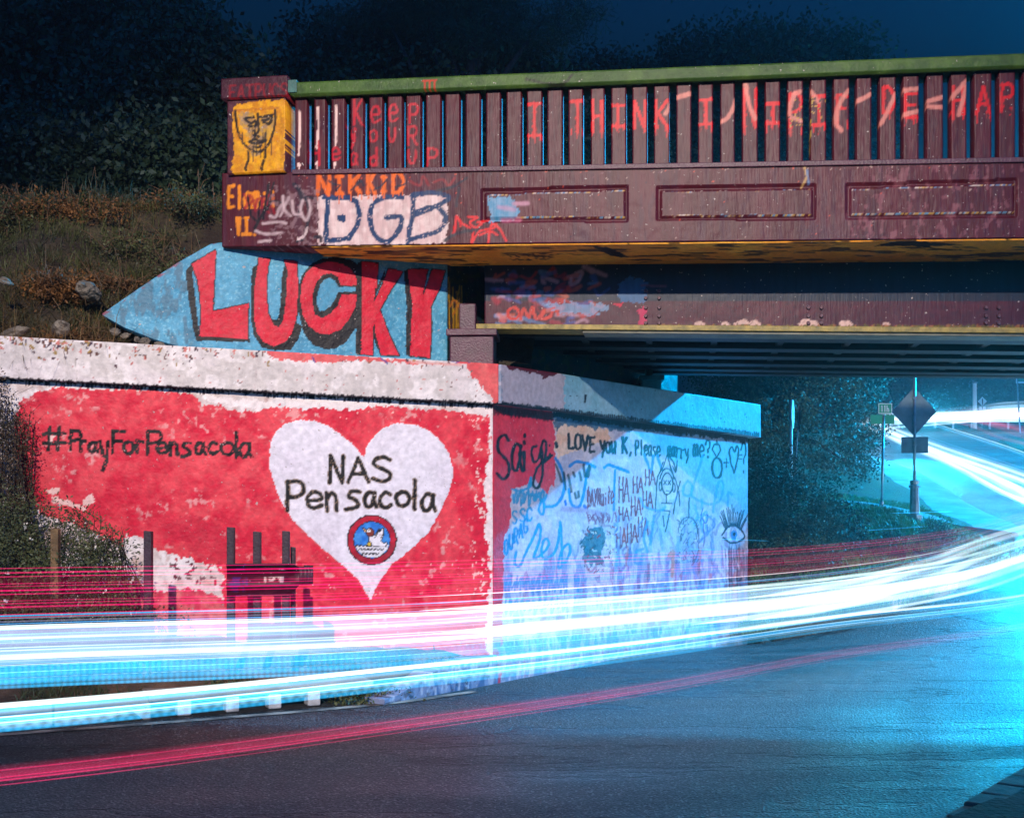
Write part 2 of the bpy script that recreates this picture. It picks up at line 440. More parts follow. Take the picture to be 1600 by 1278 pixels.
# red field
RED, CORAL = (212, 22, 54), (228, 64, 76)
field = [(24, 650), (34, 628), (60, 610), (100, 604), (150, 610), (205, 606), (255, 611), (300, 616), (316, 634), (345, 632), (362, 641), (400, 644), (430, 634), (470, 640), (520, 634),
         (560, 640), (600, 632), (650, 640), (700, 642), (740, 646), (766, 652), (770, 700), (764, 740), (768, 800), (764, 870), (768, 960), (770, 1090), (430, 1090), (380, 1040), (345, 968),
         (352, 900), (335, 884), (300, 876), (278, 868), (262, 862), (240, 858), (226, 840), (196, 838), (192, 852), (160, 842), (120, 822), (90, 812), (60, 800), (34, 760), (22, 700)]
p.poly(field, RED, 3.2, 1, CORAL, 26)
i = p.mask(field, 2.0)
w = sm(.60, .70, fbm(p.x[i] / 9, p.y[i] / 9, 71, 4)) * sm(.5, .62, fbm(p.x[i] / 60, p.y[i] / 60, 8)) * .45
p.c[i] += (lin((238, 200, 192)) - p.c[i]) * w[:, None]
p.poly([(165, 920), (200, 908), (250, 925), (300, 918), (350, 935), (362, 1010), (360, 1090), (100, 1090), (150, 980)], (214, 60, 84), 3, 1, (226, 110, 112))
p.poly([(255, 820), (300, 800), (352, 826), (362, 880), (340, 882), (300, 866)], (200, 20, 52), 4, .75)
for k in range(46):                      # flaked patches on the white strip
    x, y = random.uniform(262, 356), random.uniform(870, 925)
    p.disc(x, y, random.uniform(1.5, 5), random.uniform(1.5, 4), random.choice([(96, 40, 52), (190, 40, 62), (110, 90, 90), (235, 225, 220)]), 2.5)
# white daubs
for q in ("75,683 88,680 80,690", "72,765 95,760 90,770 78,772", "78,775 100,780 135,792 133,797 100,790 80,783", "128,780 145,770 150,786 136,792"):
    p.poly([tuple(map(float, t.split(','))) for t in q.split()], (240, 196, 186), 2.5)
p.poly([(306, 612), (350, 622), (420, 628), (436, 634), (420, 640), (370, 637), (330, 628)], (240, 226, 222), 3)
p.poly([(440, 612), (520, 622), (600, 620), (690, 630), (690, 637), (600, 634), (530, 641), (490, 633), (450, 640)], (240, 226, 222), 3)
p.poly([(700, 634), (768, 636), (768, 652), (730, 646)], (240, 222, 216), 3)
p.poly([(764, 640), (772, 640), (772, 1090), (764, 1090), (761, 960), (766, 880), (757, 830), (760, 790), (754, 770), (763, 720), (767, 690)], (236, 218, 214), 3.4)
for k in range(60):
    x, y = random.uniform(738, 768), random.uniform(650, 945)
    p.disc(x, y, random.uniform(.8, 3.2), random.uniform(1, 3), (238, 190, 180), 2)
for k in range(60):
    x, y = random.uniform(430, 760), random.choice([random.uniform(640, 656), random.uniform(700, 940)])
    p.disc(x, y, random.uniform(.5, 1.8), random.uniform(.6, 1.6), (242, 176, 166), 2)
# black line under the coping with bristling lower edge
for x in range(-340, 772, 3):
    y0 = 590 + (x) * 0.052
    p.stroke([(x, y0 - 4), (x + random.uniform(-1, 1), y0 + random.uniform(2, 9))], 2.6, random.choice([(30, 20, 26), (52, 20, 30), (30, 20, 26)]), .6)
# heart
heart = [(421, 702), (427, 681), (436, 669), (448, 661), (469, 656), (488, 657), (512, 665), (533, 679), (549, 692), (560, 705), (568, 714), (572, 700), (584, 681), (599, 668), (621, 661), (647, 663),
         (674, 675), (693, 694), (705, 718), (709, 740), (702, 766), (689, 796), (671, 830), (640, 860), (613, 881), (597, 902), (586, 921), (579, 939), (570, 921), (557, 902), (533, 881), (506, 859),
         (480, 835), (459, 814), (440, 785), (429, 758), (421, 732)]
p.stroke(heart + heart[:1], 4, (226, 60, 70), 2)
p.poly(heart, (224, 214, 222), .8, 1, (232, 224, 230), 50, .004)
BK = (40, 32, 26)
def gl(ch, x0, y0, x1, y1, w=4, c=BK, **k): p.glyph(ch, x0, y0, x1, y1, w, c, **k)
for ch, b in zip("NAS", [(514, 712, 538, 754), (544, 716, 576, 753), (580, 714, 612, 752)]): 
    gl(ch, *b, w=6.4, c=(150, 120, 90), soft=1.2); gl(ch, *b, w=5.2, rough=.06, c=(18, 13, 10))
for ch, b in zip("Pensacola", [(447, 752, 476, 798), (478, 769, 504, 793), (508, 770, 528, 798), (540, 766, 564, 796), (569, 769, 588, 792), (592, 769, 612, 793), (618, 768, 640, 790), (643, 750, 653, 795), (658, 772, 680, 798)]):
    gl(ch, *b, w=6.6, c=(150, 120, 90), soft=1.2); gl(ch, *b, w=5.2, rough=.06, c=(18, 13, 10))
for ch, b in zip("#PrayForPensacola", [(68, 667, 102, 703), (109, 673, 127, 702), (124, 687, 135, 705), (138, 691, 153, 706), (155, 690, 169, 735), (174, 673, 197, 707), (193, 690, 209, 708), (212, 688, 225, 708),
        (229, 674, 253, 709), (244, 692, 262, 708), (264, 691, 279, 711), (283, 691, 300, 713), (305, 692, 321, 709), (325, 691, 340, 709), (345, 691, 366, 710), (366, 675, 373, 714), (374, 692, 393, 714)]):
    gl(ch, *b, w=5.6, c=(8, 7, 10), rough=.04, soft=.4)
# round badge with a goose on waves
bx, by = 581, 843.5
p.disc(bx, by, 39.5, 39.5, (36, 16, 26), .5); p.disc(bx, by, 37.6, 37.6, (186, 10, 44), .5, 1, (160, 20, 44)); p.disc(bx, by, 29.5, 29.5, (24, 20, 40), .4); p.disc(bx, by, 28, 28, (30, 110, 200), .3, 1, (60, 140, 215))
def zb(t): return Z(520, 780, 10.65, t)
low = [(bx + 27.6 * math.cos(t), by + 27.6 * math.sin(t)) for t in np.linspace(.30, math.pi - .30, 18)]
p.poly(low, (226, 222, 226), .3)
for yy, xa, xb in ((770, 380, 900), (830, 430, 870), (905, 480, 790)):
    p.stroke(zb(' '.join(f"{x},{yy + (12 if (x // 32) % 2 else -10)}" for x in range(xa, xb, 32))), 1.9, (20, 18, 26), .4, 1, True)
body = zb("590,610 600,700 620,760 700,785 800,790 870,790 905,740 890,700 850,725 800,690 830,640 840,560 850,490 820,480 790,540 770,480 700,590 640,610")
p.poly(body, (232, 226, 230), .3); p.stroke(body + body[:1], 1.5, (16, 18, 26), .4)
p.stroke(zb("780,490 700,640"), 1.3, (16, 18, 26), .4); p.stroke(zb("845,560 800,640"), 1.2, (16, 18, 26), .4)
hd = [(520 + (620 + 66 * math.cos(t)) / 10.65, 780 + (550 + 68 * math.sin(t)) / 10.65) for t in np.linspace(0, 6.28, 24)]
p.poly(hd, (130, 52, 36), .2); p.stroke(hd, 1.2, (16, 18, 26), .4)
p.poly(zb("485,465 550,510 560,545 530,540"), (225, 170, 90), .2); p.stroke(zb("485,462 550,500 560,545 530,545 485,465"), 1.2, (16, 18, 26), .4)
p.disc(*zb("598,520")[0], 2.6, 2.8, (235, 230, 230), .1); p.disc(*zb("598,520")[0], 1, 1.2, (16, 18, 26), .1)
p.disc(*zb("605,745")[0], 3.2, 3, (215, 180, 60), .1); p.ell(*zb("605,745")[0], 3.4, 3.2, 1.2, (16, 18, 26), soft=.4)
DRK = (40, 18, 30)
V[:, 2] += 0
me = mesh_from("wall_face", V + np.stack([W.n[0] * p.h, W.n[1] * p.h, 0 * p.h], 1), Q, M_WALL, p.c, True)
link("wall_body", me, wing)

V, Q, U_, Z_ = panel(W, -3.5, W.L + 0.035, lambda u: capb(u), lambda u: capt(u), 0.0105, 0.08, 0.62, 0.006, 8)
p = Painter(V); p.fill((220, 208, 205)); p.mottle((206, 196, 190), 60, .4, .6); p.mottle((236, 226, 222), 25, .5, .6, .8, 31)
tl = lambda x: 525 + x * .056
for k in range(420):
    x = random.uniform(-330, 780); d = abs(random.gauss(0, 1)) * (13 if x < 300 else 6)
    if x > 300 and random.random() < .45: continue
    p.disc(x, tl(x) + d, random.uniform(1, 3.4 if x < 260 else 2), random.uniform(1, 4.5), random.choice([(70, 34, 48), (90, 48, 40), (60, 36, 60), (160, 100, 70), (150, 120, 60), (196, 110, 100)]), 2.2)
p.poly([(415, 545), (520, 553), (600, 560), (640, 563), (655, 568), (600, 566), (560, 563), (500, 566), (450, 563), (426, 560)], (222, 92, 92), 2.6)
p.poly([(714, 562), (790, 566), (790, 634), (772, 634), (768, 618), (755, 610), (746, 596), (735, 588), (733, 572), (712, 566)], (218, 82, 84), 2.6, 1, (228, 104, 100))
p.stroke([(700, 560), (712, 566), (724, 562), (734, 566)], 2, (40, 60, 150), .6, .9, True); p.stroke([(596, 560), (606, 568)], 2, (40, 60, 140)); p.stroke([(488, 558), (492, 566)], 2, (40, 60, 140)); p.stroke([(640, 566), (720, 570)], 3, (226, 150, 140), 2, .7)
for k in range(160):
    x = random.uniform(-300, 780); y = tl(x) + random.uniform(8, 58)
    p.disc(x, y, random.uniform(.6, 2), random.uniform(.6, 1.6), random.choice([(180, 96, 88), (120, 90, 84), (235, 228, 226), (200, 130, 120)]), 1.6)
for x in range(-330, 786, 3):
    y0 = 592 + x * .052
    p.stroke([(x, y0 + 1), (x, y0 - random.uniform(0, 3.5))], 2.6, (36, 24, 30), .6)
p.stroke([(116, 540), (120, 592)], 1, (170, 158, 150)); p.stroke([(402, 560), (398, 612)], .9, (190, 170, 165), .5, .5)
link("coping", mesh_from("coping", V, Q, M_WALL, p.c, True), wing)

# ------------------------------------------------------------------ abutment face along the road
abut = tag(empty("bridge_abutment", (1.4, 12.2, 0), 0, True), "graffiti covered concrete abutment along the road, with the handwritten marriage proposal", "wall")
cb = zl(A, (770, 631), (1168, 683)); ct = zl(A.off(.1), (785, 570), (1187, 632))
V, Q, U_, Z_ = panel(A, 0.0, A.L, lambda u: -0.3 + 0 * u, lambda u: cb(u) + .02, 0.0115, 0, 0.6, 0.004, 13, sv=.0115)
p = Painter(V)
p.fill((190, 176, 190)); p.mottle((168, 164, 190), 40, .4, .65, .8, 3); p.mottle((214, 196, 204), 18, .5, .62, .7, 44)
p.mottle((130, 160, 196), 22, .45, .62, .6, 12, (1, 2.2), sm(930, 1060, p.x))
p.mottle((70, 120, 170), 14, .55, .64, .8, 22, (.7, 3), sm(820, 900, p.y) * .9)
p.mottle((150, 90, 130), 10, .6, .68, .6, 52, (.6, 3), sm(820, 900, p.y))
S1 = [(766, 620), (864, 640), (868, 714), (867, 762), (862, 756), (856, 774), (842, 760), (834, 745), (826, 754), (817, 760), (800, 762), (797, 798), (795, 830), (788, 834), (787, 880), (785, 950), (783, 1080), (766, 1080)]
p.poly([(866, 655), (880, 662), (900, 664), (950, 672), (952, 686), (930, 694), (905, 704), (872, 716), (868, 700)], (222, 170, 142), 2.6, 1, (230, 190, 166))
p.poly(S1, (206, 34, 62), 1.6, 1, (214, 54, 74), 20)
p.poly([(866, 640), (1000, 656), (1170, 676), (1170, 690), (1100, 682), (1000, 672), (955, 674), (946, 668), (930, 672), (915, 666), (893, 668), (884, 662), (868, 672)], (30, 70, 100), 3, .9, (50, 100, 130), 8)
p.poly([(1060, 680), (1170, 692), (1170, 790), (1130, 770), (1090, 740), (1050, 706)], (150, 176, 206), 4, .6)  # cyan-lit corner above the diagonal shadow edge, put into the wall colour
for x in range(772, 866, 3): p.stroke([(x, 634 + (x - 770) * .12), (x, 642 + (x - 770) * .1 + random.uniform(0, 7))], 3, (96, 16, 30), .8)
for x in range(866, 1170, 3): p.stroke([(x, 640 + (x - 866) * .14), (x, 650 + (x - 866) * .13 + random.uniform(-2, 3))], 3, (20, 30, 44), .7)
DK = (10, 12, 24)
p.glyph('S', 775, 680, 797, 748, 4.6, DK, soft=1.3); p.glyph('a', 799, 694, 816, 736, 4.6, DK, soft=1.2); p.glyph('i', 812, 690, 826, 734, 4.6, DK, soft=1.2); p.stroke([(820, 679), (820, 682)], 4.4, DK)
p.stroke([(838, 697), (832, 700), (831, 712), (835, 722), (842, 716), (846, 700), (848, 735), (843, 758), (837, 763), (833, 755), (838, 735), (850, 718), (862, 712)], 3.6, DK, 1, 1, True)
p.stroke([(846, 724), (852, 714), (853, 692), (848, 690), (846, 708), (849, 722), (860, 714)], 3.6, DK, 1, 1, True)
p.stroke([(859, 695), (859, 697)], 2.6, DK); p.stroke([(859, 709), (859, 711)], 2.6, DK); p.stroke([(869, 693), (870, 698)], 5, DK)
p.text("LOVE", 888, 700, 932, 706, 23, 3.9, DK); p.text("you", 938, 706, 964, 709, 25, 3.8, DK); p.text("K,", 972, 707, 992, 711, 24, 3.8, DK)
p.text("Please", 993, 710, 1033, 714, 23, 3.0, DK); p.text("marry", 1043, 712, 1077, 717, 22, 2.7, DK); p.text("me?", 1083, 712, 1112, 714, 26, 3.0, DK)
p.ell(1120.5, 731, 7.8, 16, 3.3, DK); p.stroke([(1120, 715), (1113, 702), (1116, 694), (1124, 695), (1126, 703), (1120, 715)], 2.2, DK); p.stroke([(1119, 694), (1120, 688), (1123, 694)], 1.6, DK)
p.glyph('+', 1131, 714, 1139, 732, 1.9, DK)
p.stroke([(1147, 739), (1141, 718), (1140, 704), (1144, 698), (1148, 706), (1151, 697), (1154, 704), (1152, 720), (1147, 739)], 2.6, DK, .7, 1, True)
p.glyph('=', 1154, 706, 1159, 722, 2, DK); p.glyph('?', 1158, 692, 1166, 738, 2.3, DK)
BL = (36, 120, 196)
p.stroke([(868, 716), (877, 732), (882, 755), (879, 774), (868, 789), (850, 792)], 4.4, BL, .8, 1, True)
p.stroke([(883, 783), (884, 788)], 3.6, (20, 80, 180)); p.stroke([(889, 764), (890, 778), (895, 790), (903, 792), (909, 784), (914, 758), (918, 734)], 4, BL, .8, 1, True); p.stroke([(913, 791), (914, 793)], 5, (20, 80, 180))
p.stroke([(890, 728), (900, 722), (916, 723), (930, 730)], 4.6, BL, .8, 1, True); p.stroke([(944, 731), (950, 727), (966, 731), (982, 738)], 4.6, BL, .8, 1, True); p.stroke([(961, 735), (959, 797)], 3, BL)
p.stroke([(1006, 710), (1012, 724), (1017, 738), (1021, 712)], 3.6, BL, 1, .9, True); p.stroke([(1027, 712), (1034, 734)], 3.6, BL, 1, .9)
for q in ("881,738 884,765", "888,742 893,768", "896,738 898,745", "906,738 908,750", "912,726 914,744", "922,728 919,745", "898,770 900,778", "904,768 904,776", "868,725 878,752", "915,745 921,727"):
    p.stroke([tuple(map(float, t.split(','))) for t in q.split()], 3.4, (24, 30, 36), 1.4, .9)
p.stroke([(895, 760), (897, 765)], 4, (190, 160, 150), 4, .5)
DR = (126, 14, 44)
p.text("DAYNuite", 918, 792, 960, 786, 26, 2, DR, soft=.5); p.stroke([(918, 794), (920, 760)], 2, DR)
for x, y, h in ((967, 745, 40), (989, 744, 26), (1008, 734, 24), (1004, 767, 28), (986, 776, 30), (967, 792, 22), (963, 824, 32), (980, 818, 30), (997, 808, 30)):
    p.glyph('H', x, y, x + 7, y + h, 2.1, DR, soft=.5); p.glyph('A', x + 8, y + 2, x + 16, y + h - 1, 2.1, DR, soft=.5)
for k in range(34): 
    x = random.uniform(918, 962); p.stroke([(x, random.uniform(800, 818)), (x + random.uniform(-6, 6), random.uniform(800, 820))], 1.6, (130, 40, 84), .6, .8)
p.stroke([(880, 795), (912, 797), (935, 802)], 6, (150, 100, 140), 4, .6)
# masked figure in headphones, tree-like hood
p.ell(1042.5, 756, 8.6, 17, 1.9, DK); p.ell(1042, 752, 11, 20, 1.9, DK, 1, 190, 350); p.ell(1032, 760, 2, 7, 1.8, DK); p.ell(1053, 762, 2, 7, 1.8, DK)
for cx in (1039, 1045.5): p.stroke([(cx - 2, 751), (cx + 2, 757)], 1.3, DK); p.stroke([(cx + 2, 751), (cx - 2, 757)], 1.3, DK)
p.stroke([(1041, 767), (1048, 768)], 1.3, DK); p.stroke([(1034, 786), (1050, 786)], 2, DK); p.stroke([(1035, 797), (1047, 799)], 2, DK); p.stroke([(1041, 772), (1041, 785)], 1.6, DK)
for q in ("1042,712 1036,730 1028,745 1025,775 1024,800", "1043,712 1050,735 1060,765 1062,790", "1044,712 1052,722 1056,735", "1058,720 1056,738 1051,728", "1036,722 1030,740", "1046,725 1049,736", "1063,752 1056,780 1052,802", "1077,778 1076,808", "1036,806 1038,822", "1046,802 1040,830"):
    p.stroke([tuple(map(float, t.split(','))) for t in q.split()], 1.8, DK, .7, .95, True)
LB = (60, 140, 205)
for q in ("1068,760 1075,752 1082,762 1078,774 1068,772 1068,760", "1098,712 1092,732 1086,750 1080,772 1092,782 1110,788 1124,782 1130,764 1128,752 1122,756 1118,775 1114,800", "1000,778 1008,792 1030,798 1040,792",
          "1086,790 1090,805 1085,818", "1096,805 1104,800 1103,815 1096,812 1098,830 1104,830 1103,820", "1096,795 1097,780", "1137,790 1138,770 1144,772"):
    p.stroke([tuple(map(float, t.split(','))) for t in q.split()], 3, LB, 1.6, .75, True)
for q in ("1098,794 1094,815 1097,808 1101,818", "1101,804 1106,805 1104,816 1099,818 1100,834 1105,830 1105,820"):
    p.stroke([tuple(map(float, t.split(','))) for t in q.split()], 1.3, (30, 70, 140), .6, .9, True)
for k in range(46):
    x, y = random.uniform(880, 1150), random.uniform(800, 905); q = [(x, y)]
    for _ in range(random.randint(3, 6)): q.append((q[-1][0] + random.uniform(-7, 10), q[-1][1] + random.uniform(-16, 16)))
    p.stroke(q, random.uniform(1.4, 3.4), random.choice([(50, 110, 170), (70, 140, 200), (36, 60, 110), (96, 60, 120), (120, 40, 80)]), 1, random.uniform(.3, .7), True)
# patch and flakes
p.poly([(912, 832), (922, 826), (940, 822), (946, 832), (942, 880), (930, 884), (912, 878), (909, 850)], (36, 78, 104), 3.5, .95, (70, 104, 120), 6)
for k in range(90):
    x, y = random.uniform(908, 966), random.uniform(822, 892)
    p.stroke([(x, y), (x + random.uniform(-4, 4), y + random.uniform(-5, 5))], random.uniform(1, 2.4), random.choice([(30, 50, 50), (214, 190, 176), (160, 30, 50), (24, 60, 80), (210, 205, 200)]), .5, .9)
# cyan scribbles lower left
CY = (40, 140, 190)
for x in range(802, 852, 6):
    p.stroke([(x, random.uniform(764, 772)), (x + random.uniform(-2, 3), random.uniform(780, 792)), (x + 4, random.uniform(764, 774))], 2.6, CY, .6, .95, True)
p.stroke([(800, 764), (815, 766), (828, 760), (829, 746), (826, 770), (840, 776), (850, 786), (848, 804), (842, 796), (846, 780)], 3.4, CY, .7, 1, True)
p.text("S", 800, 818, 810, 818, 20, 2.6, CY); p.text("SC", 812, 816, 834, 812, 20, 3, CY)
p.text("OURAG", 788, 868, 826, 828, 22, 3, (30, 120, 175))
p.stroke([(806, 862), (804, 880), (812, 884), (822, 862), (834, 838), (843, 818), (844, 840), (836, 864), (834, 872), (846, 866), (858, 850), (852, 842), (846, 858), (850, 872), (864, 866), (872, 848), (876, 816), (878, 880), (872, 884), (878, 860), (888, 850), (891, 862), (882, 880)], 3.8, CY, .9, 1, True)
for cx in range(790, 905, 9):
    if random.random() < .8:
        p.stroke([(cx, random.uniform(896, 905)), (cx + random.uniform(-2, 2), random.uniform(915, 925)), (cx + 6, random.uniform(896, 910)), (cx + 5, 925)], 2.6, (50, 130, 180), .8, .9, True)
        p.stroke([(cx, random.uniform(932, 940)), (cx + random.uniform(-2, 3), random.uniform(948, 962)), (cx + 7, 938)], 2.4, (60, 140, 190), .8, .8, True)
# right hand drips, daubs, second figure, eye with lashes
for k in range(110):
    x = random.uniform(960, 1165); y = random.uniform(820, 930)
    p.stroke([(x, y), (x + random.uniform(-3, 3), y + random.uniform(10, 34))], random.uniform(1.2, 4.5), random.choice([(50, 110, 190), (70, 150, 210), (120, 60, 120), (30, 50, 90), (170, 150, 190), (190, 80, 70), (40, 90, 160)]), 1.4, random.uniform(.25, .65))
for k in range(60):
    x = random.uniform(1060, 1090); y = random.uniform(808, 880)
    p.stroke([(x, y), (x + random.uniform(-5, 5), y + random.uniform(-8, 8))], 1.2, (24, 40, 60), .5, .7)
p.ell(1075, 832, 15, 24, 2, (24, 40, 70), .7, 180, 360); p.ell(1075, 845, 17, 40, 1.8, (24, 40, 70), .6, -70, 70)
p.stroke([(1046, 868), (1052, 862), (1050, 900)], 5, (196, 120, 100), 2, .8, True)
for q in ("1012,815 1006,840 1012,862", "1022,806 1016,850", "1002,870 1000,880 992,878 994,862 1004,858"):
    p.stroke([tuple(map(float, t.split(','))) for t in q.split()], 3.6, (40, 120, 190), 1.4, .8, True)
for a in np.linspace(-1.1, 1.15, 19):
    cx, cy = 1146 + 13 * math.sin(a), 832 - 10 * math.cos(a)
    p.stroke([(cx, cy), (cx + 11 * math.sin(a), cy - random.uniform(20, 34) * math.cos(a * .7))], 1.3, (20, 34, 56), .5)
p.stroke([(1128, 836), (1136, 824), (1146, 820), (1156, 826), (1164, 838), (1154, 846), (1142, 848), (1130, 840)], 2.6, (20, 34, 56), .7, 1, True)
p.disc(1147, 836, 5, 8, (60, 120, 170), 1); p.disc(1147, 834, 2, 3, (20, 34, 56), .5)
for k in range(26):
    x = random.uniform(1130, 1166); p.stroke([(x, 850 + random.uniform(0, 10)), (x + 1, random.uniform(870, 960))], 1, (40, 70, 100), .6, .6)
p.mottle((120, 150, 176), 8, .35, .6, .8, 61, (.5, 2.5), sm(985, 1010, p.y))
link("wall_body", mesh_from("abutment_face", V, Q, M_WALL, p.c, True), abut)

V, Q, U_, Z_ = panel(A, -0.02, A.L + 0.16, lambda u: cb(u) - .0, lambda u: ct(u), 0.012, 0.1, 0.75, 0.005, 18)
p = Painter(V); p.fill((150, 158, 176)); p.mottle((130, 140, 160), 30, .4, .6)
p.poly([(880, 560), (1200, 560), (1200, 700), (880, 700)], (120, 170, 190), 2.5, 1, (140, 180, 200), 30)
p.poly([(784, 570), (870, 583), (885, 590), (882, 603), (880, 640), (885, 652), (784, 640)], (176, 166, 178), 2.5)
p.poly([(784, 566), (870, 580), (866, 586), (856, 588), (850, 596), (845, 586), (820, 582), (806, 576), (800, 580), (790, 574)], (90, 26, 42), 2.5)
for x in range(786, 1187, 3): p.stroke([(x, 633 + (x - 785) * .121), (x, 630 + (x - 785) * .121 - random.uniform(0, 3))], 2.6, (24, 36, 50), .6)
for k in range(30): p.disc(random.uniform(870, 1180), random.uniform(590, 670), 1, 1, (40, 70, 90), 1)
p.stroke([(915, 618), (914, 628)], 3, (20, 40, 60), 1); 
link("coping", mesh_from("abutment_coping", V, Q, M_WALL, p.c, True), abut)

# low kerb wall that carries the abutment line on towards the left
PL = Plane((-1.02, 8.95), C_)
V, Q, U_, Z_ = panel(PL, 0, PL.L + .02, lambda u: -0.2 + 0 * u, lambda u: .05 + .2 * sm(0, .9, u), 0.012, .03, .2, .006, 23)
p = Painter(V); p.fill((124, 132, 158)); p.mottle((60, 90, 130), 14, .5, .6, .8, 7, (.6, 3)); p.mottle((176, 176, 190), 9, .55, .65, .8, 17, (.6, 3)); p.mottle((70, 50, 50), 7, .6, .7, .7, 27)
tag(link("retaining_kerb", mesh_from("retaining_kerb", V, Q, M_WALL, p.c, True)), "low blue streaked concrete kerb wall running from the soil strip to the abutment", "kerb wall")

# ------------------------------------------------------------------ upper wing wall: LUCKY
top_pts = [(100, 560), (160, 490), (215, 452), (275, 412), (330, 381), (346, 379), (352, 380), (600, 402), (650, 406), (705, 413)]
top_u = [K.u(x) for x, y in top_pts]; top_z = [K.z(x, y) for x, y in top_pts]
bot_pts = [(150, 492), (160, 492), (195, 512), (240, 530), (290, 545), (697, 580)]
bot_u = [K.u(x) for x, y in bot_pts]; bot_z = [K.z(x, y) for x, y in bot_pts]
V, Q, U_, Z_ = panel(K, K.u(160), K.u(699), lambda u: np.interp(u, bot_u, bot_z), lambda u: np.maximum(np.interp(u, top_u, top_z), np.interp(u, bot_u, bot_z) + .004), 0.009, 0, 0.3, 0.006, 33)
p = Painter(V); p.fill((62, 140, 172)); p.mottle((80, 156, 186), 30, .4, .6); p.mottle((120, 184, 204), 3.2, .62, .7, .8, 19)
p.mottle((70, 110, 130), 14, .52, .62, .8, 29, (.8, 2), 1 - sm(290, 320, p.x))
p.mottle((130, 40, 60), 5, .5, .6, .9, 39, (3, 1), (p.y > 0) * (1 - sm(2, 7, np.abs(p.y - np.interp(p.x, [q[0] for q in top_pts], [q[1] for q in top_pts])))) * (p.x < 340))
zz = lambda t: Z(290, 370, 3.721, t)
INK = (18, 16, 20)
def blk(t): q = zz(t); p.poly(q, INK, .5)
def red(t): q = zz(t); p.stroke(q + q[:1], 3.2, INK, .6); p.poly(q, (200, 16, 46), .4, 1, (206, 26, 54), 12)
blk("35,160 0,200 20,380 45,540 62,604 372,612 372,592 80,575")
red("35,160 175,76 168,250 158,435 260,412 365,388 364,595 80,577 88,500 88,420 82,330 68,250")
blk("425,150 384,188 380,480 398,580 445,645 515,662 610,658 655,600 680,520 640,500 420,470")
red("425,124 490,128 476,200 469,330 482,450 510,512 540,524 562,490 582,380 594,200 572,134 648,147 654,300 648,450 620,560 578,612 515,638 455,612 415,560 396,470 400,300")
blk("572,175 556,240 553,400 538,470 520,505 545,524 568,480 586,350 592,200")
blk("1012,170 965,136 880,118 800,126 730,158 682,215 656,290 652,420 686,560 736,624 810,656 880,648 940,604 990,530 1014,420")
red("996,285 990,230 958,186 900,155 830,144 750,166 700,212 672,280 667,370 680,450 715,518 768,560 830,567 900,540 950,482 986,410 998,335 905,335 880,290")
blk("905,335 884,400 845,446 795,472 752,452 738,390 742,318 764,258 800,222 850,212 886,236 902,282 996,285 1000,335")
q = zz("888,290 866,255 838,240 806,250 780,285 765,335 762,390 780,432 808,432 840,405 868,362 886,322 990,318 990,293"); p.poly(q, (70, 146, 178), .5)
blk("1000,150 1024,145 1022,400 1020,690 988,682 994,400"); 
red("1024,146 1119,156 1112,290 1094,385 1140,290 1180,184 1262,206 1200,300 1130,425 1180,560 1242,692 1137,686 1105,560 1095,490 1086,690 1020,680 1025,500")
blk("1165,180 1150,250 1110,330 1094,400 1100,300 1112,296"); blk("1095,480 1086,560 1110,640 1137,686 1110,600")
blk("1268,200 1296,192 1312,400 1306,695 1280,690 1286,400")
red("1296,190 1408,190 1390,270 1379,350 1410,270 1432,190 1508,200 1478,300 1425,410 1430,560 1420,706 1306,692 1312,500 1320,400 1296,240")
lucky = tag(link("upper_wing_wall", mesh_from("upper_wing_wall", V, Q, M_WALL, p.c, True)), "light blue sloping wall lettered LUCKY in red with black shadows", "wall")

# wall behind the bearings
B = Plane(tuple(K.xy(K.u(697))), tuple(K.xy(K.u(697)) + A.d * 4.4))
V, Q, U_, Z_ = panel(B, 0, B.L, 2.6, 3.9, 0.016, 0, .3, .006, 43)
p = Painter(V); p.fill((22, 44, 50)); p.mottle((70, 40, 50), 12, .5, .6, .8); p.mottle((60, 60, 30), 9, .55, .65, .8, 77)
for k in range(9):
    x = random.uniform(700, 722); p.stroke([(x, random.uniform(430, 490)), (x + 1, random.uniform(500, 552))], 1.6, (200, 150, 40), .6, .8)
p.stroke([(703, 480), (708, 470), (716, 476), (708, 492)], 2.4, (190, 110, 40), .6, .9, True)
p.poly([(704, 520), (730, 520), (730, 560), (704, 560)], (120, 40, 56), 2)
tag(link("abutment_backwall", mesh_from("abutment_backwall", V, Q, M_WALL, p.c, True)), "dark end wall behind the bridge bearings with yellow drips beside the blue wall", "wall")

# ------------------------------------------------------------------ the bridge
bridge = tag(empty("railway_bridge", (2.0, 9.6, 3.2), 0, True), "maroon railway bridge with a green top rail, slatted parapet and steel girders over the road", "bridge")
SK = zl(P, (470, 268), (1590, 249)); SB = zl(P, (500, 384), (1590, 372)); ST = zl(P, (470, 152), (1590, 108)); SR = zl(P, (470, 133), (1590, 89))
UX = 11.5                                   # the bridge runs on beyond the frame
MR = (76, 20, 31)
def recess(pl, rects, dep=.03, wd=.028):
    RR = [(pl.u(a), pl.u(b), pl.z(a, t0), pl.z(a, t1), pl.z(b, s0), pl.z(b, s1)) for a, b, t0, t1, s0, s1 in rects]
    def f(U, Zv):
        D = 0 * U
        for ua, ub, za, zb_, zc, zd in RR:
            t = np.clip((U - ua) / (ub - ua), 0, 1); ztop = za + (zc - za) * t; zbot = zb_ + (zd - zb_) * t
            ins = np.minimum(np.minimum(U - ua, ub - U), np.minimum(ztop - Zv, Zv - zbot))
            D -= dep * (ins > 0) * (ins < wd)      # a moulded groove frames each panel
            D -= .006 * (ins >= wd)
        return D
    return f
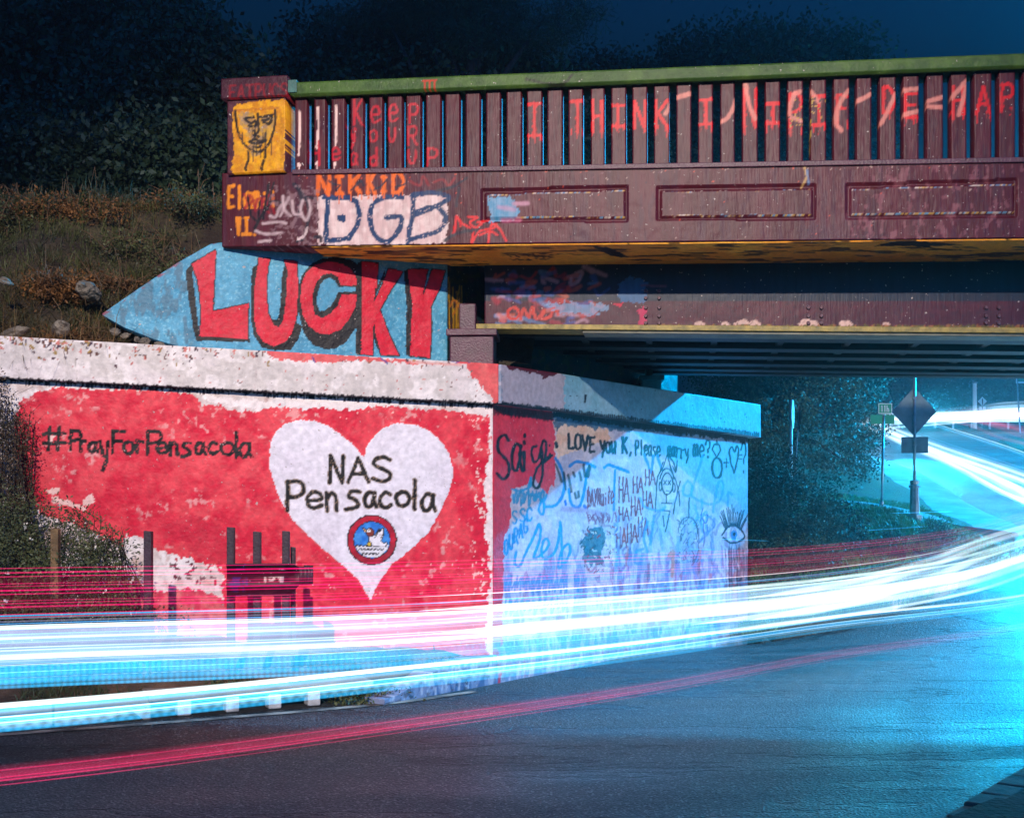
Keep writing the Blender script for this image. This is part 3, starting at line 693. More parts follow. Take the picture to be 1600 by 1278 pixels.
rects = [(752, 981, 297, 346, 290, 346), (1027, 1275, 292, 344, 288, 342), (1323, 1590, 288, 342, 280, 338), (1640, 1960, 280, 338, 272, 334)]
V, Q, U_, Z_ = panel(P, P.u(347) , UX, SB, lambda u: SK(u) - .005, 0.0105, 0, .30, .003, 53, recess(P, rects))
p = Painter(V); p.fill(MR); p.mottle((86, 27, 40), 40, .4, .6, .9, 3, (1, 3)); p.mottle((70, 28, 46), 14, .5, .65, .7, 13, (.5, 4))
p.mottle((60, 26, 50), 60, .5, .7, .5, 23, (2, 1), sm(320, 380, p.y))
p.mottle((140, 84, 92), 7, .6, .7, .6, 33, (1, 2), sm(1300, 1340, p.x) * (p.y > 255))
for k in range(500):
    x = random.uniform(460, 1600); y = random.choice([268 - (x - 470) * .017 + random.uniform(2, 12), random.uniform(275, 375)]); p.disc(x, y, random.uniform(.5, 1.4), .8, random.choice([(170, 140, 130), (190, 70, 50), (40, 30, 50), (110, 60, 74), (110, 60, 74)]), 1.5)
for a, b, t0, t1, s0, s1 in rects[:3]:
    for x in range(a + 8, b - 6, 3):
        f_ = (x - a) / (b - a)
        if random.random() < .55: p.stroke([(x, t0 + (s0 - t0) * f_ + 8.5), (x + 2.6, t0 + (s0 - t0) * f_ + 8.5)], 1.2, random.choice([(200, 180, 170), (190, 150, 90), (100, 130, 160)]), .4)
        if random.random() < .7: p.stroke([(x, t1 + (s1 - t1) * f_ - 6.5), (x + 2.6, t1 + (s1 - t1) * f_ - 6.5)], 1.3, random.choice([(210, 190, 176), (200, 160, 90), (110, 160, 190)]), .4)
# graffiti of the lower parapet
g = lambda t: Z(340, 100, 4.21, t)
p.poly(g("655,890 700,870 860,868 1100,862 1300,862 1480,865 1515,890 1520,1000 1500,1180 1250,1190 900,1190 760,1195 690,1180 670,1210 655,1190 660,1000"), (206, 172, 168), 1.8, 1, (222, 196, 190), 10)
NV = (14, 50, 92)
for t in ("725,880 718,1000 712,1165 860,1150 920,1060 935,1000 915,910 860,880 700,878", "~1215,880 1160,872 1080,885 1020,930 1002,1010 1020,1100 1070,1160 1130,1165 1180,1110 1205,1060 1200,1005 1110,1015", "1290,860 1280,1000 1250,1175",
          "~1280,865 1380,850 1480,860 1520,885 1450,930 1290,995", "~1290,985 1420,940 1480,975 1500,1020 1450,1100 1350,1130 1255,1160"):
    p.stroke(g(t.lstrip('~')), 7.4, NV, .9, 1, t[0] == '~', .06)
p.disc(*g("820,1015")[0], 6.5, 7, NV, 1.5)
for t in ("~500,790 540,850 550,920 530,1000", "~510,790 570,870 600,960 590,1060 560,1150 520,1170", "~560,870 620,880 650,900", "~640,1140 680,1140 680,1170"):
    p.stroke(g(t[1:]), 4, (26, 24, 40), 1, .95, True)
p.stroke(g("530,1155 570,1130 590,1080"), 3.4, (214, 190, 186), .8, 1, True)
ORG = (226, 100, 26)
for ch, b in zip("NIKKID", ["655,725,740,860", "780,740,820,855", "865,730,940,845", "985,715,1040,855", "1085,745,1105,840", "1150,710,1225,845"]):
    x0, y0, x1, y1 = map(float, b.split(',')); p.glyph(ch, 340 + x0 / 4.21, 100 + y0 / 4.21, 340 + x1 / 4.21, 100 + y1 / 4.21, 5.8, ORG, 1.2, drips=2)
for t in ("730,770 760,790 800,800 780,830", "880,830 940,770 960,800", "1030,830 1080,800 1110,760", "1170,810 1230,790 1240,770"): p.stroke(g(t), 2.8, (20, 30, 50), .8, .9, True)
for t in ("1260,770 1330,800 1350,740 1390,800", "1420,780 1480,760 1520,800 1560,750"): p.stroke(g(t), 3, (150, 34, 40), 1.6, .6, True)
OY = (222, 130, 24)
p.text("Elamii", 356, 326, 434, 324, 34, 4.4, OY, soft=1); p.text("V.I..", 370, 366, 402, 368, 26, 4.2, OY)
for k in range(14):
    a = g(f"{random.randint(170, 360)},{random.randint(830, 900)}")[0]; p.stroke([a, (a[0] + random.uniform(-14, 10), a[1] + random.uniform(10, 24))], 3.4, (150, 14, 34), 1, .7)
for t in ("200,880 220,1000 260,1040 280,900", "240,1100 300,980 360,900 420,910", "340,790 300,980 240,1080", "300,1020 320,900 330,800", "370,780 330,960"): p.stroke(g(t), 2.8, (18, 16, 24), .8, .95)
for t in ("~345,1000 380,1010 400,960 420,930", "~430,870 430,960 410,1000", "~470,880 440,950 480,1000", "~490,900 500,980 540,990", "~560,900 545,960 580,1030 610,960 600,900", "~300,1050 400,1040 450,1050", "~250,1100 320,1120 420,1110", "~270,1170 350,1160"):
    p.stroke(g(t[1:]), 3.4, (206, 180, 180), 2, .75, True)
p.mottle((150, 120, 124), 6, .5, .62, .5, 83, (1, 1), (p.x > 420) * (p.x < 500) * (p.y > 290))
for t in ("1560,1110 1575,1000 1600,1060",): p.stroke(g(t), 3, (196, 16, 40), .8)
h_ = lambda t: Z(680, 80, 3.478, t)
for t in ("100,990 115,900 150,940 190,960", "~180,900 230,905 190,930 220,960 250,940", "~230,930 300,925 320,960 240,980 200,1040 210,980", "~290,1040 300,960 320,940 360,980 385,1030", "~240,1000 300,980 340,1000"):
    p.stroke(h_(t.lstrip('~')), 3.2, (214, 30, 36), .9, .95, t[0] == '~')
p.poly(h_("295,790 400,790 440,830 465,880 430,925 300,930 290,860"), (70, 140, 176), 3, .95, (110, 150, 180), 8)
p.stroke(h_("430,830 500,828"), 5, (196, 140, 160), 3, .8); p.stroke(h_("370,920 460,915"), 6, (190, 100, 130), 3, .7); p.stroke(h_("350,850 430,860"), 5, (190, 130, 160), 4, .6)
p.stroke(h_("10,760 90,740 140,710 170,690"), 3.4, (20, 34, 52), 1.2, .8, True); p.stroke(h_("130,740 115,840"), 4, (20, 34, 52), 1.6, .7); p.stroke(h_("50,1030 120,990 230,970"), 4, (20, 34, 52), 1.4, .8, True)
k_ = lambda t: Z(1120, 60, 3.333, t)
p.stroke(k_("455,670 470,720 440,780"), 3, (190, 150, 90), 1, .8); p.stroke(k_("470,690 480,760"), 3, (90, 120, 160), 1, .8)
link("parapet_wall", mesh_from("parapet_wall", V, Q, M_WALLV, p.c, True), bridge)
mb = MB(); pbox(mb, P, P.u(457), UX, -.22, .02, (SK(P.u(457)) - .03, SK(UX) - .03), (SK(P.u(457)) + .012, SK(UX) + .012)); mb.build("sill", M_MAROON, bridge, .006)

# slats
slats = [(460, 478), (490, 507), (517, 537), (547, 566), (576, 596), (605, 627), (634, 656), (665, 687), (695, 717), (727, 749), (759, 781), (791, 814), (823, 846), (855, 878), (888, 910), (923, 944), (955, 978), (988, 1011),
         (1022, 1046), (1057, 1080), (1091, 1114), (1126, 1148), (1160, 1184), (1196, 1219), (1231, 1255), (1267, 1291), (1303, 1327), (1339, 1362), (1375, 1400), (1412, 1436), (1449, 1474), (1487, 1511), (1523, 1550), (1562, 1587),
         (1600, 1625), (1639, 1664), (1678, 1704), (1718, 1744), (1759, 1785), (1801, 1828), (1844, 1871), (1888, 1915), (1932, 1960), (1976, 2004), (2020, 2048), (2066, 2094), (2112, 2140), (2158, 2188), (2206, 2236), (2254, 2284), (2304, 2334), (2354, 2386)]
RD = (206, 6, 22); PK = (214, 130, 116)
def slat_art(p):
    for (a, b, c, d) in ((468, 174, 467, 242), (497, 168, 495, 232), (525, 165, 524, 231)): p.stroke([(a, b), (a + .5, (b + c * 0 + d) / 2), (c, d)], 3.2, (232, 196, 186), .6)
    for x, y in ((467, 258), (495, 256), (523, 257)): p.disc(x, y, 2.8, 3, (232, 196, 186), .5); p.drip(x, y, 11, 1.2, (232, 196, 186))
    R2 = (178, 20, 40)
    for ch, x0, y0, x1, y1 in (('K', 552, 157, 566, 195), ('e', 579, 167, 594, 191), ('e', 607, 164, 621, 190), ('p', 639, 163, 655, 193), ('y', 545, 201, 555, 232), ('o', 577, 204, 589, 221), ('U', 607, 201, 618, 221), ('R', 637, 198, 652, 226),
                               ('H', 488, 221, 499, 259), ('e', 517, 232, 531, 250), ('a', 547, 240, 559, 258), ('d', 577, 231, 591, 258), ('U', 638, 235, 650, 255), ('P', 667, 233, 684, 259)): p.glyph(ch, x0, y0, x1, y1, 3.6, R2, .7, drips=0)
    for ch, x0, y0, x1, y1 in (('I', 825, 162, 845, 213), ('T', 893, 158, 911, 206), ('H', 925, 158, 942, 206), ('I', 955, 165, 975, 198), ('N', 990, 158, 1009, 200), ('K', 1023, 158, 1044, 200), ('I', 1093, 156, 1113, 195),
                               ('N', 1162, 140, 1183, 198), ('I', 1197, 162, 1218, 193), ('P', 1233, 147, 1253, 200), ('I', 1270, 150, 1290, 196), ('F', 1306, 149, 1326, 192), ('D', 1379, 136, 1398, 176), ('E', 1413, 147, 1435, 184),
                               ('H', 1488, 136, 1507, 178), ('A', 1526, 136, 1547, 178), ('P', 1564, 132, 1584, 172)): p.glyph(ch, x0, y0, x1, y1, 5.2, RD, .5, drips=3)
    for q in ("1040,178 1055,155 1085,145", "1125,192 1140,180 1153,150", "1165,133 1171,165 1180,186", "1249,144 1240,150 1234,180 1252,189", "1267,144 1279,159", "1327,141 1312,162 1306,192 1315,204", "1339,159 1362,147",
              "1399,147 1384,180 1375,195", "1412,141 1436,139", "1412,180 1435,174", "1450,159 1474,152", "1450,167 1474,168", "1510,126 1487,153", "1510,135 1498,180"):
        p.stroke([tuple(map(float, t.split(','))) for t in q.split()], 6, PK, 2, .8, True)
    for k in range(70): x = random.uniform(1232, 1290); y = random.uniform(150, 200); p.disc(x, y, .9, 1.6, random.choice([(190, 140, 60), (40, 30, 30)]), 1)
    for k in range(24): y = 150 + k * 4.2; p.disc(1270 - k * .3 + random.uniform(-.8, .8), y, 1, 2, (170, 140, 60), .5)
for j, (a, b) in enumerate(slats):
    ua, ub = P.u(a), P.u(b)
    V, Q, U_, Z_ = panel(P, ua, ub, SK(ua) + .008, ST(ua) + .015, .011, -.02 + random.uniform(-.004, .004), .13, .003, 100 + j)
    random.seed(4000)
    p = Painter(V); p.fill((72, 19, 29)); p.mottle((80, 25, 37), 12, .4, .6, 1, j + 3, (.5, 4)); p.mottle((60, 22, 38), 6, .55, .7, .7, 13 + j, (.5, 4))
    slat_art(p)
    link("slat", mesh_from("slat", V, Q, M_WALLV, p.c, True), bridge)
random.seed(91)
# a few old slats behind show as dark strips between; green rail on top
V, Q, U_, Z_ = panel(P, P.u(457), UX, ST, SR, .014, .06, .30, .003, 63)
p = Painter(V); p.fill((56, 84, 34)); p.mottle((70, 98, 40), 30, .4, .6); p.mottle((52, 80, 34), 10, .5, .65, .8, 3, (3, 1))
p.stroke([(822, 124), (850, 130), (880, 131), (893, 118)], 3.4, (34, 34, 26), 1.4, .9, True)
for x in (664, 671, 679): p.stroke([(x, 127), (x, 140)], 1.6, (186, 50, 30), .5)
p.stroke([(660, 127), (683, 126)], 2, (186, 50, 30), .5)
for x in range(457, 1610, 3): p.stroke([(x, ST(P.u(x)) * 0 + np.interp(x, [470, 1590], [153, 108])), (x, np.interp(x, [470, 1590], [153, 108]) - random.uniform(-1, 2.6))], 2.4, (30, 26, 20), .5)
link("top_rail", mesh_from("top_rail", V, Q, M_WALL, p.c, True), bridge)
# end pier
V, Q, U_, Z_ = panel(P, P.u(359), P.u(449), SK(0) - .01, P.z(400, 158), .0095, .05, .42, .005, 73)
p = Painter(V); p.fill((66, 30, 42)); p.mottle((84, 40, 50), 10)
Y1 = g("105,290 130,262 450,235 455,300 448,500 440,735 300,745 110,740 80,690 100,660 100,500")
p.poly(Y1, (222, 156, 16), 2, 1, (200, 128, 18), 7); p.poly(g("120,300 400,285 400,302 130,315"), (170, 96, 20), 1.5, .7); p.poly(g("415,330 432,330 432,660 415,640"), (170, 110, 20), 2, .5)
p.poly(g("130,330 200,320 260,345 370,330 375,400 350,480 300,520 260,620 230,620 210,500 180,440 150,400"), (84, 104, 116), 3, .6, (190, 150, 60), 6)
for t in ("~115,310 125,400 150,490 200,550 260,580 320,550 360,470 380,380 380,305", "~185,370 220,390 250,375 245,410 205,410", "~290,370 330,365 360,350 340,395 300,385", "~265,330 268,440 240,470 270,480", "~210,515 250,495 270,510 320,505 270,525 220,520", "~235,545 265,550 290,540",
          "~200,575 205,620 185,680 190,700", "~315,570 310,620 290,680 295,700", "~180,360 240,350", "~280,350 370,335", "~240,440 250,480"):
    p.stroke(g(t[1:]), 3.6, (12, 10, 14), .8, .95, True, .05)
for k in range(18):
    a = g(f"{random.randint(140, 370)},{random.randint(380, 560)}")[0]; p.drip(a[0], a[1], random.uniform(8, 24), 1.1, (30, 30, 34), .8)
pier = link("end_pier", mesh_from("end_pier", V, Q, M_WALL, p.c, True), bridge)
V, Q, U_, Z_ = panel(P, P.u(352), P.u(454), P.z(400, 158), P.z(400, 127), .0095, .09, .50, .005, 83)
p = Painter(V); p.fill((60, 24, 36)); p.mottle((72, 34, 46), 10)
p.text("EATPUCS", 358, 155, 452, 152, 21, 2.8, (120, 18, 30), soft=1)
link("pier_cap", mesh_from("pier_cap", V, Q, M_WALL, p.c, True), pier)
mb = MB(); pbox(mb, P, P.u(454), P.u(468), -.3, .075, P.z(456, 150), P.z(456, 130)); mb.build("rail_end", mat("teal_paint", (.05, .17, .14), .5), bridge, .006)

# soffit under the parapet, girders, flanges, deck
def zoff(f, dz): return (f(0) + dz, f(UX) + dz)
V, Q, _, _ = panel(P, P.u(480), UX, SB, lambda u: SB(u) + .02, .1, 0, .02)
US = P.u(486)
nu, nk = 640, 60
us = np.linspace(US, UX, nu); ks = np.linspace(-.012, -.80, nk)
UU, KK = np.meshgrid(us, ks); ZZ = SB(UU) - .012 - .004 * fbm(UU * 6, KK * 20, 5)
X = P.a[0] + P.d[0] * UU + P.n[0] * KK; Y = P.a[1] + P.d[1] * UU + P.n[1] * KK
V = np.stack([X.ravel(), Y.ravel(), ZZ.ravel()], 1); i = (np.arange(nk - 1)[:, None] * nu + np.arange(nu - 1)[None, :]).ravel()
Q = np.stack([i, i + nu, i + nu + 1, i + 1], 1)
Vt = V.copy(); Vt[:, 2] += .05; n0 = len(V)
rim = lambda a, b: (a, b, b + n0, a + n0)
Qs = [rim(k + 1, k) for k in range(nu - 1)] + [rim((nk - 1) * nu + k, (nk - 1) * nu + k + 1) for k in range(nu - 1)]
V2 = np.concatenate([V, Vt]); Q2 = np.concatenate([Q, Q[:, ::-1] + n0, np.array(Qs)])
p = Painter(V2); p.fill((246, 178, 66)); p.mottle((232, 150, 50), 30, .4, .6, .9, 3, (3, 1))
w = sm(.58, .62, fbm(p.x / 42, p.y / 2.6, 9, 4)); p.c += (lin((30, 24, 20)) - p.c) * (w * .9)[:, None]
w = sm(.50, .56, fbm(p.x / 60, p.y / 5, 19, 4)) * (1 - sm(560, 760, p.x)); p.c += (lin((34, 20, 18)) - p.c) * (w * .9)[:, None]
p.poly(h_("855,1060 940,1065 1000,1090 1050,1120 960,1115 900,1090"), (22, 20, 22), .8)
p.poly(k_("820,1085 900,1060 1000,1050 1300,1080 1100,1082 1160,1100 1020,1082 880,1082"), (22, 20, 22), .8); p.text("OLIVIA", 798, 407, 868, 405, 9, 1.5, (40, 26, 20))
link("soffit", mesh_from("soffit", V2, Q2, M_WALL, p.c, True), bridge)
G = P.off(-.78)
gz = zl(G, (770, 509), (1590, 515))
GU0 = G.u(757)
V, Q, U_, Z_ = panel(G, GU0, UX, gz, lambda u: SB(u) + .02, .013, 0, .03, .002, 93)
p = Painter(V); p.fill((84, 30, 46)); p.mottle((70, 26, 44), 20, .4, .6, .8, 3, (3, 1)); p.mottle((60, 30, 46), 4, .6, .68, .7, 6)
i_ = p.y < 471 + 0 * p.x
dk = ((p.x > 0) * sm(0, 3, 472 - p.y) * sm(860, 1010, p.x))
p.c += (lin((26, 44, 62)) - p.c) * (sm(0, 3, 472 - p.y) * .9)[:, None]     # parapet shadow on the upper web, put into its colour
for k in range(80):
    x = random.uniform(770, 930); y = random.uniform(425, 506)
    p.stroke([(x, y), (x + random.uniform(-14, 18), y + random.uniform(-9, 9)), (x + random.uniform(0, 24), y + random.uniform(-6, 6))], random.uniform(2, 6), random.choice([(190, 50, 44), (90, 130, 180), (190, 150, 170), (160, 40, 60), (60, 90, 160), (200, 90, 60)]), 2.4, .6, True)
p.ell(802, 490, 9, 9, 4, (196, 50, 44)); p.stroke([(814, 498), (818, 482), (826, 496), (832, 480), (838, 498), (850, 486), (846, 498), (860, 494), (866, 478), (872, 492)], 4, (200, 60, 50), 1, .9, True)

p.poly([(845, 474), (950, 474), (950, 486), (920, 492), (880, 490)], (120, 160, 200), 4, .6); p.poly([(955, 474), (975, 474), (970, 480)], (190, 20, 60), 2)
p.poly([(968, 474), (1010, 474), (1010, 440), (980, 432), (966, 446)], (60, 110, 160), 3, .7); p.poly([(998, 482), (1010, 480), (1012, 504), (996, 506)], (200, 30, 90), 3, .8)
p.stroke([(1003, 446), (1040, 448)], 3, (120, 70, 90), 1.5, .7)
for x in range(1030, 1600, 3):
    n_ = fbm(np.array([x / 30.]), np.array([1.]), 4)[0]
    if n_ > .55 and x < 1420: p.stroke([(x, 508 - 6 * (n_ - .53) * 6), (x + 2, 509)], 3, (206, 170, 160), .7)
    p.stroke([(x, 511 + random.uniform(-3, 1)), (x, 518)], 3.4, random.choice([(92, 84, 30), (110, 90, 30), (150, 96, 50)]), .6)
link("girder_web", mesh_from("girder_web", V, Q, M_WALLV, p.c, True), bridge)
def flange(name, k0, k1, dz0, dz1, m, u0=GU0 - .02): 
    mb = MB(); pbox(mb, P, u0, UX, k0, k1, (gz(u0) + dz0, gz(UX) + dz0), (gz(u0) + dz1, gz(UX) + dz1)); return mb.build(name, m, bridge, .004)
flange("bottom_flange", -.95, -.64, -.05, -.005, M_OLIVE, GU0 - .1)
flange("flange_plate", -.93, -.67, -.075, -.052, mat("grey_flange_paint", (.20, .19, .13), .6), GU0 + .9)
mb = MB(); pbox(mb, P, GU0 + .35, GU0 + .99, -.8, -.635, gz(GU0) - .012, gz(GU0) - .002)
for k, (kk, dz) in enumerate(((-1.35, -.01), (-1.95, -.02), (-2.55, -.015), (-3.1, -.02), (-3.62, -.02))):
    mb = MB()
    za, zb_ = (gz(GU0) - .02 + dz, gz(UX) - .02 + dz)
    pbox(mb, P, GU0 + .1, UX, kk - .012, kk + .012, (za + .03, zb_ + .03), (za + .5, zb_ + .5))
    st = mb.build("girder", M_STEEL_D, bridge)
    m2 = MB(); pbox(m2, P, GU0 + .1, UX, kk - .12, kk + .12, (za, zb_), (za + .028, zb_ + .028)); m2.build("flange", M_STEEL_D, st, .003)
for j in range(15):     # cross ties bolted under the girders
    mb = MB(); u = GU0 + .8 + j * .62; pbox(mb, P, u, u + .06, -3.6, -.98, gz(u) - .002, gz(u) + .12); mb.build("cross_beam", M_STEEL_D, bridge)
mb = MB(); pbox(mb, P, US, UX, -3.75, -.05, (SB(0) + .06, SB(UX) + .06), (SB(0) + .3, SB(UX) + .3)); mb.build("deck", M_CONC_D, bridge)
mb = MB(); pbox(mb, P, US, UX, -3.9, -3.72, (gz(GU0) - .03, gz(UX) - .03), (SB(0) + .45, SB(UX) + .45)); mb.build("far_girder", M_STEEL_D, bridge, .01)
bolt = None
for x0 in (1009, 1030, 1263, 1283, 1540, 1560):
    for y in (481, 494, 505, 455, 466):
        if (y < 470 and x0 > 1200): continue
        u = G.u(x0); q = G.xy(u) + G.n * .006
        if bolt is None:
            mb = MB(); mb.tube([(0, 0, 0), (G.n[0] * .02, G.n[1] * .02, 0)], [.018, .014], 8); bolt = mb.build("bolt", M_MAROON, bridge); o = bolt
        else: o = bolt.copy(); COL.objects.link(o)
        o.parent = bridge; o.location = Vector((q[0], q[1], G.z(x0, y))) - bridge.location

# bearings on the abutment seat
def pedestal(u0, k0, w, d, z0, z1, label, m):
    c = A.xy(u0) + A.n * k0; r = tag(empty("bearing_pedestal", (c[0], c[1], z0)), label, "bearing")
    mb = MB(); pl = Plane((-w / 2, 0), (w / 2, -.05 * w)); pbox(mb, pl, 0, w, -d, 0, 0, z1 - z0); mb.build("block", m, r, .01)
    m2 = MB(); pbox(m2, pl, -.03, w + .03, -d - .03, .03, z1 - z0 + .002, z1 - z0 + .06); m2.build("bearing_plate", m, r, .006)
    m3 = MB(); pbox(m3, pl, w * .2, w * .58, -d * .6, -.06, z1 - z0 + .062, z1 - z0 + .3); m3.build("rocker", m, r, .01)
    return r
pedestal(-.02, -.22, .39, .4, 2.76, 3.06, "maroon bearing block on the corner of the abutment under the girder end", M_MAROON)
pedestal(3.35, -.30, .22, .3, 2.7, 2.98, "small pale green bearing block far back on the abutment seat", mat("pale_green_paint", (.20, .30, .25), .6))

# ------------------------------------------------------------------ ground, road, embankment
HP = [(-14, 3, 0), (-8, 5, 0), (-8, 0, 0), (-4, 4, 0), (0, 0, 0), (0, 5, 0), (4, 4, 0), (8, 5, 0), (8, 0, 0), (15, 5, 0), (22, 0, 0), (0, -10, 0), (12, -10, 0), (-12, -10, 0), (3, 9, 0), (5, 10.5, .04), (0, 9, 0), (1.5, 11.5, 0), (-3, 7.5, 0),
      (7.5, 12, .15), (12, 12, .4), (3, 14.2, .05), (4.98, 12.8, .12), (6.22, 14, .28), (8, 16, .52), (9.2, 18, .84), (9.6, 21.4, 1.34), (11.5, 21.4, 1.4), (9.9, 27.1, 2.36), (11.8, 27, 2.3), (10.5, 33, 3.46), (12.8, 33, 3.4), (12.5, 38, 3.95), (16, 41, 4.3),
      (22, 42, 4.4), (34, 42, 4.4), (22, 38, 4.3), (5.95, 17, 1.34), (5.9, 18.6, 1.5), (4, 16, 1.05), (5.4, 15.2, .95), (7.4, 18.6, 1.15), (8.3, 22, 1.5), (4, 22, 1.85), (6, 24, 2.3), (8, 27, 2.6), (3.4, 18, 1.4), (2.5, 16, .6), (14, 18, .8), (16, 25, 2.2), (16, 32, 3.2),
      (-20, 20, 2), (-20, 50, 4), (0, 30, 2.6), (5, 40, 4.6), (0, 60, 6), (20, 60, 6.2), (45, 60, 6), (60, 40, 5), (40, 20, 2), (35, 0, 0), (-35, 0, 0), (0, -35, 0), (40, -35, 0), (-60, 60, 6), (90, 90, 8), (-2, 20, 1.5)]
HP = np.array(HP, float)
def _phi(r2): return np.sqrt(r2 + 1.5)
_M = _phi(((HP[:, None, :2] - HP[None, :, :2]) ** 2).sum(-1)); _n = len(HP)
_Mx = np.zeros((_n + 1, _n + 1)); _Mx[:_n, :_n] = _M + np.eye(_n) * .02 * -1; _Mx[_n, :_n] = 1; _Mx[:_n, _n] = 1
_w = np.linalg.solve(_Mx, np.append(HP[:, 2], 0))
def height(x, y):
    x = np.asarray(x, float); y = np.asarray(y, float); s = np.full(x.shape, _w[_n])
    for k in range(_n): s = s + _w[k] * _phi((x - HP[k, 0]) ** 2 + (y - HP[k, 1]) ** 2)
    near = sm(11.5, 14, y + .25 * x * 0)          # the road by the camera is level
    s = s * near
    return np.clip(s, -.3, 12)
LE = [(-40, -6), (-14, 3.2), (-9, 5.6), (-3.53, 7.94), (-1.02, 9.15), (.3, 10.65), (2.2, 13.25), (4.1, 13.7), (5.6, 14.4), (7.1, 16.2), (8.15, 18.4), (8.75, 20.8), (8.9, 24), (9.2, 30), (9.6, 34), (11.4, 39.4), (15, 42.6), (21, 43.6), (30, 43.6), (60, 43.6)]
RE = [(-40, -14), (-14, -3), (-8, -.6), (-3, 1.0), (0, 2.9), (1.0, 4.15), (2.2, 5.65), (3.4, 7.1), (5, 8.9), (7.8, 10.8), (10.4, 13.2), (12.6, 16.4), (13.2, 20), (13.4, 26), (13.8, 31), (15, 35.4), (18.5, 38.2), (23, 39.2), (31, 39.4), (60, 39.4)]
le = np.array(catmull(LE, 8)); re = np.array(catmull(RE, 8))
def inside(poly, x, y):
    c = np.zeros(x.shape, bool)
    for i in range(len(poly)):
        x1, y1 = poly[i]; x2, y2 = poly[(i + 1) % len(poly)]
        if y1 == y2: continue
        c ^= ((y1 > y) != (y2 > y)) & (x < (x2 - x1) * (y - y1) / (y2 - y1) + x1)
    return c
road_poly = np.concatenate([le, re[::-1]])

xs = np.concatenate([np.linspace(-400, -40, 10)[:-1], np.linspace(-40, -10, 16)[:-1], np.arange(-10, 20, .22), np.linspace(20, 60, 30), np.linspace(70, 400, 10)])
ys = np.concatenate([np.linspace(-60, -6, 12)[:-1], np.arange(-6, 32, .22), np.linspace(32, 60, 50), np.linspace(64, 500, 14)])
GX, GY = np.meshgrid(xs, ys); GZ = height(GX, GY)
ins = inside(road_poly, GX, GY)
GZ = GZ + np.where((.807 * GX - .591 * GY < -5.7) & (GY > 8.5) & (GY < 14.6) & (GX < 3.4) & (GX > -3), -.35, 0)
GZ = GZ + np.where(ins, -.10, .05 + .05 * fbm(GX * 1.5, GY * 1.5, 4))
ww = len(xs); i = (np.arange(len(ys) - 1)[:, None] * ww + np.arange(ww - 1)[None, :]).ravel()
M_GROUND = mat("soil_and_short_grass", (.035, .045, .018), .95, .5, 2.5, .9, 30, col2=(.05, .038, .022), bdist=.05)
M_SOIL = mat("bare_brown_soil", (.15, .085, .045), .95, .5, 5, .9, 40, col2=(.07, .045, .025), bdist=.03)
tag(link("ground", mesh_from("ground", np.stack([GX.ravel(), GY.ravel(), GZ.ravel()], 1), np.stack([i, i + 1, i + ww + 1, i + ww], 1), M_GROUND, smooth=True)), kind="structure")

# asphalt: wet-looking, coarse aggregate, cracks
m, nt, pb = new_mat("asphalt"); M_ROAD = m; N = nt.nodes; Lk = nt.links
tc = N.new("ShaderNodeTexCoord"); n1 = N.new("ShaderNodeTexNoise"); n1.inputs["Scale"].default_value = 1.1; n1.inputs["Detail"].default_value = 5
mp = N.new("ShaderNodeMapping"); mp.inputs["Rotation"].default_value = (0, 0, math.radians(-40)); mp.inputs["Scale"].default_value = (.45, 1.6, 1)
Lk.new(tc.outputs["Object"], mp.inputs[0]); Lk.new(mp.outputs[0], n1.inputs["Vector"])
n2 = N.new("ShaderNodeTexVoronoi"); n2.inputs["Scale"].default_value = 60; Lk.new(tc.outputs["Object"], n2.inputs["Vector"])
n3 = N.new("ShaderNodeTexNoise"); n3.inputs["Scale"].default_value = 75; n3.inputs["Detail"].default_value = 3; Lk.new(tc.outputs["Object"], n3.inputs["Vector"])
cr = N.new("ShaderNodeValToRGB"); cr.color_ramp.elements[0].color = (.006, .0075, .010, 1); cr.color_ramp.elements[1].color = (.030, .031, .033, 1); cr.color_ramp.elements[0].position = .4; cr.color_ramp.elements[1].position = .6
Lk.new(n1.outputs["Fac"], cr.inputs[0])
c2 = N.new("ShaderNodeValToRGB"); c2.color_ramp.elements[0].color = (.25, .25, .27, 1); c2.color_ramp.elements[1].color = (3.4, 3.3, 3.1, 1); c2.color_ramp.elements[0].position = .40; c2.color_ramp.elements[1].position = .70
Lk.new(n3.outputs["Fac"], c2.inputs[0])
mx = N.new("ShaderNodeMix"); mx.data_type = 'RGBA'; mx.blend_type = 'MULTIPLY'; mx.inputs[0].default_value = 1
Lk.new(cr.outputs[0], mx.inputs[6]); Lk.new(c2.outputs[0], mx.inputs[7])
vc = N.new("ShaderNodeTexVoronoi"); vc.inputs["Scale"].default_value = 95; Lk.new(tc.outputs["Object"], vc.inputs["Vector"])
vs = N.new("ShaderNodeSeparateColor"); Lk.new(vc.outputs["Color"], vs.inputs[0])
vm = N.new("ShaderNodeMapRange"); vm.inputs[1].default_value = .86; vm.inputs[2].default_value = .99; Lk.new(vs.outputs[0], vm.inputs[0])
mchip = N.new("ShaderNodeMix"); mchip.data_type = 'RGBA'; mchip.inputs[7].default_value = (.22, .215, .20, 1); Lk.new(vm.outputs[0], mchip.inputs[0]); Lk.new(mx.outputs[2], mchip.inputs[6])
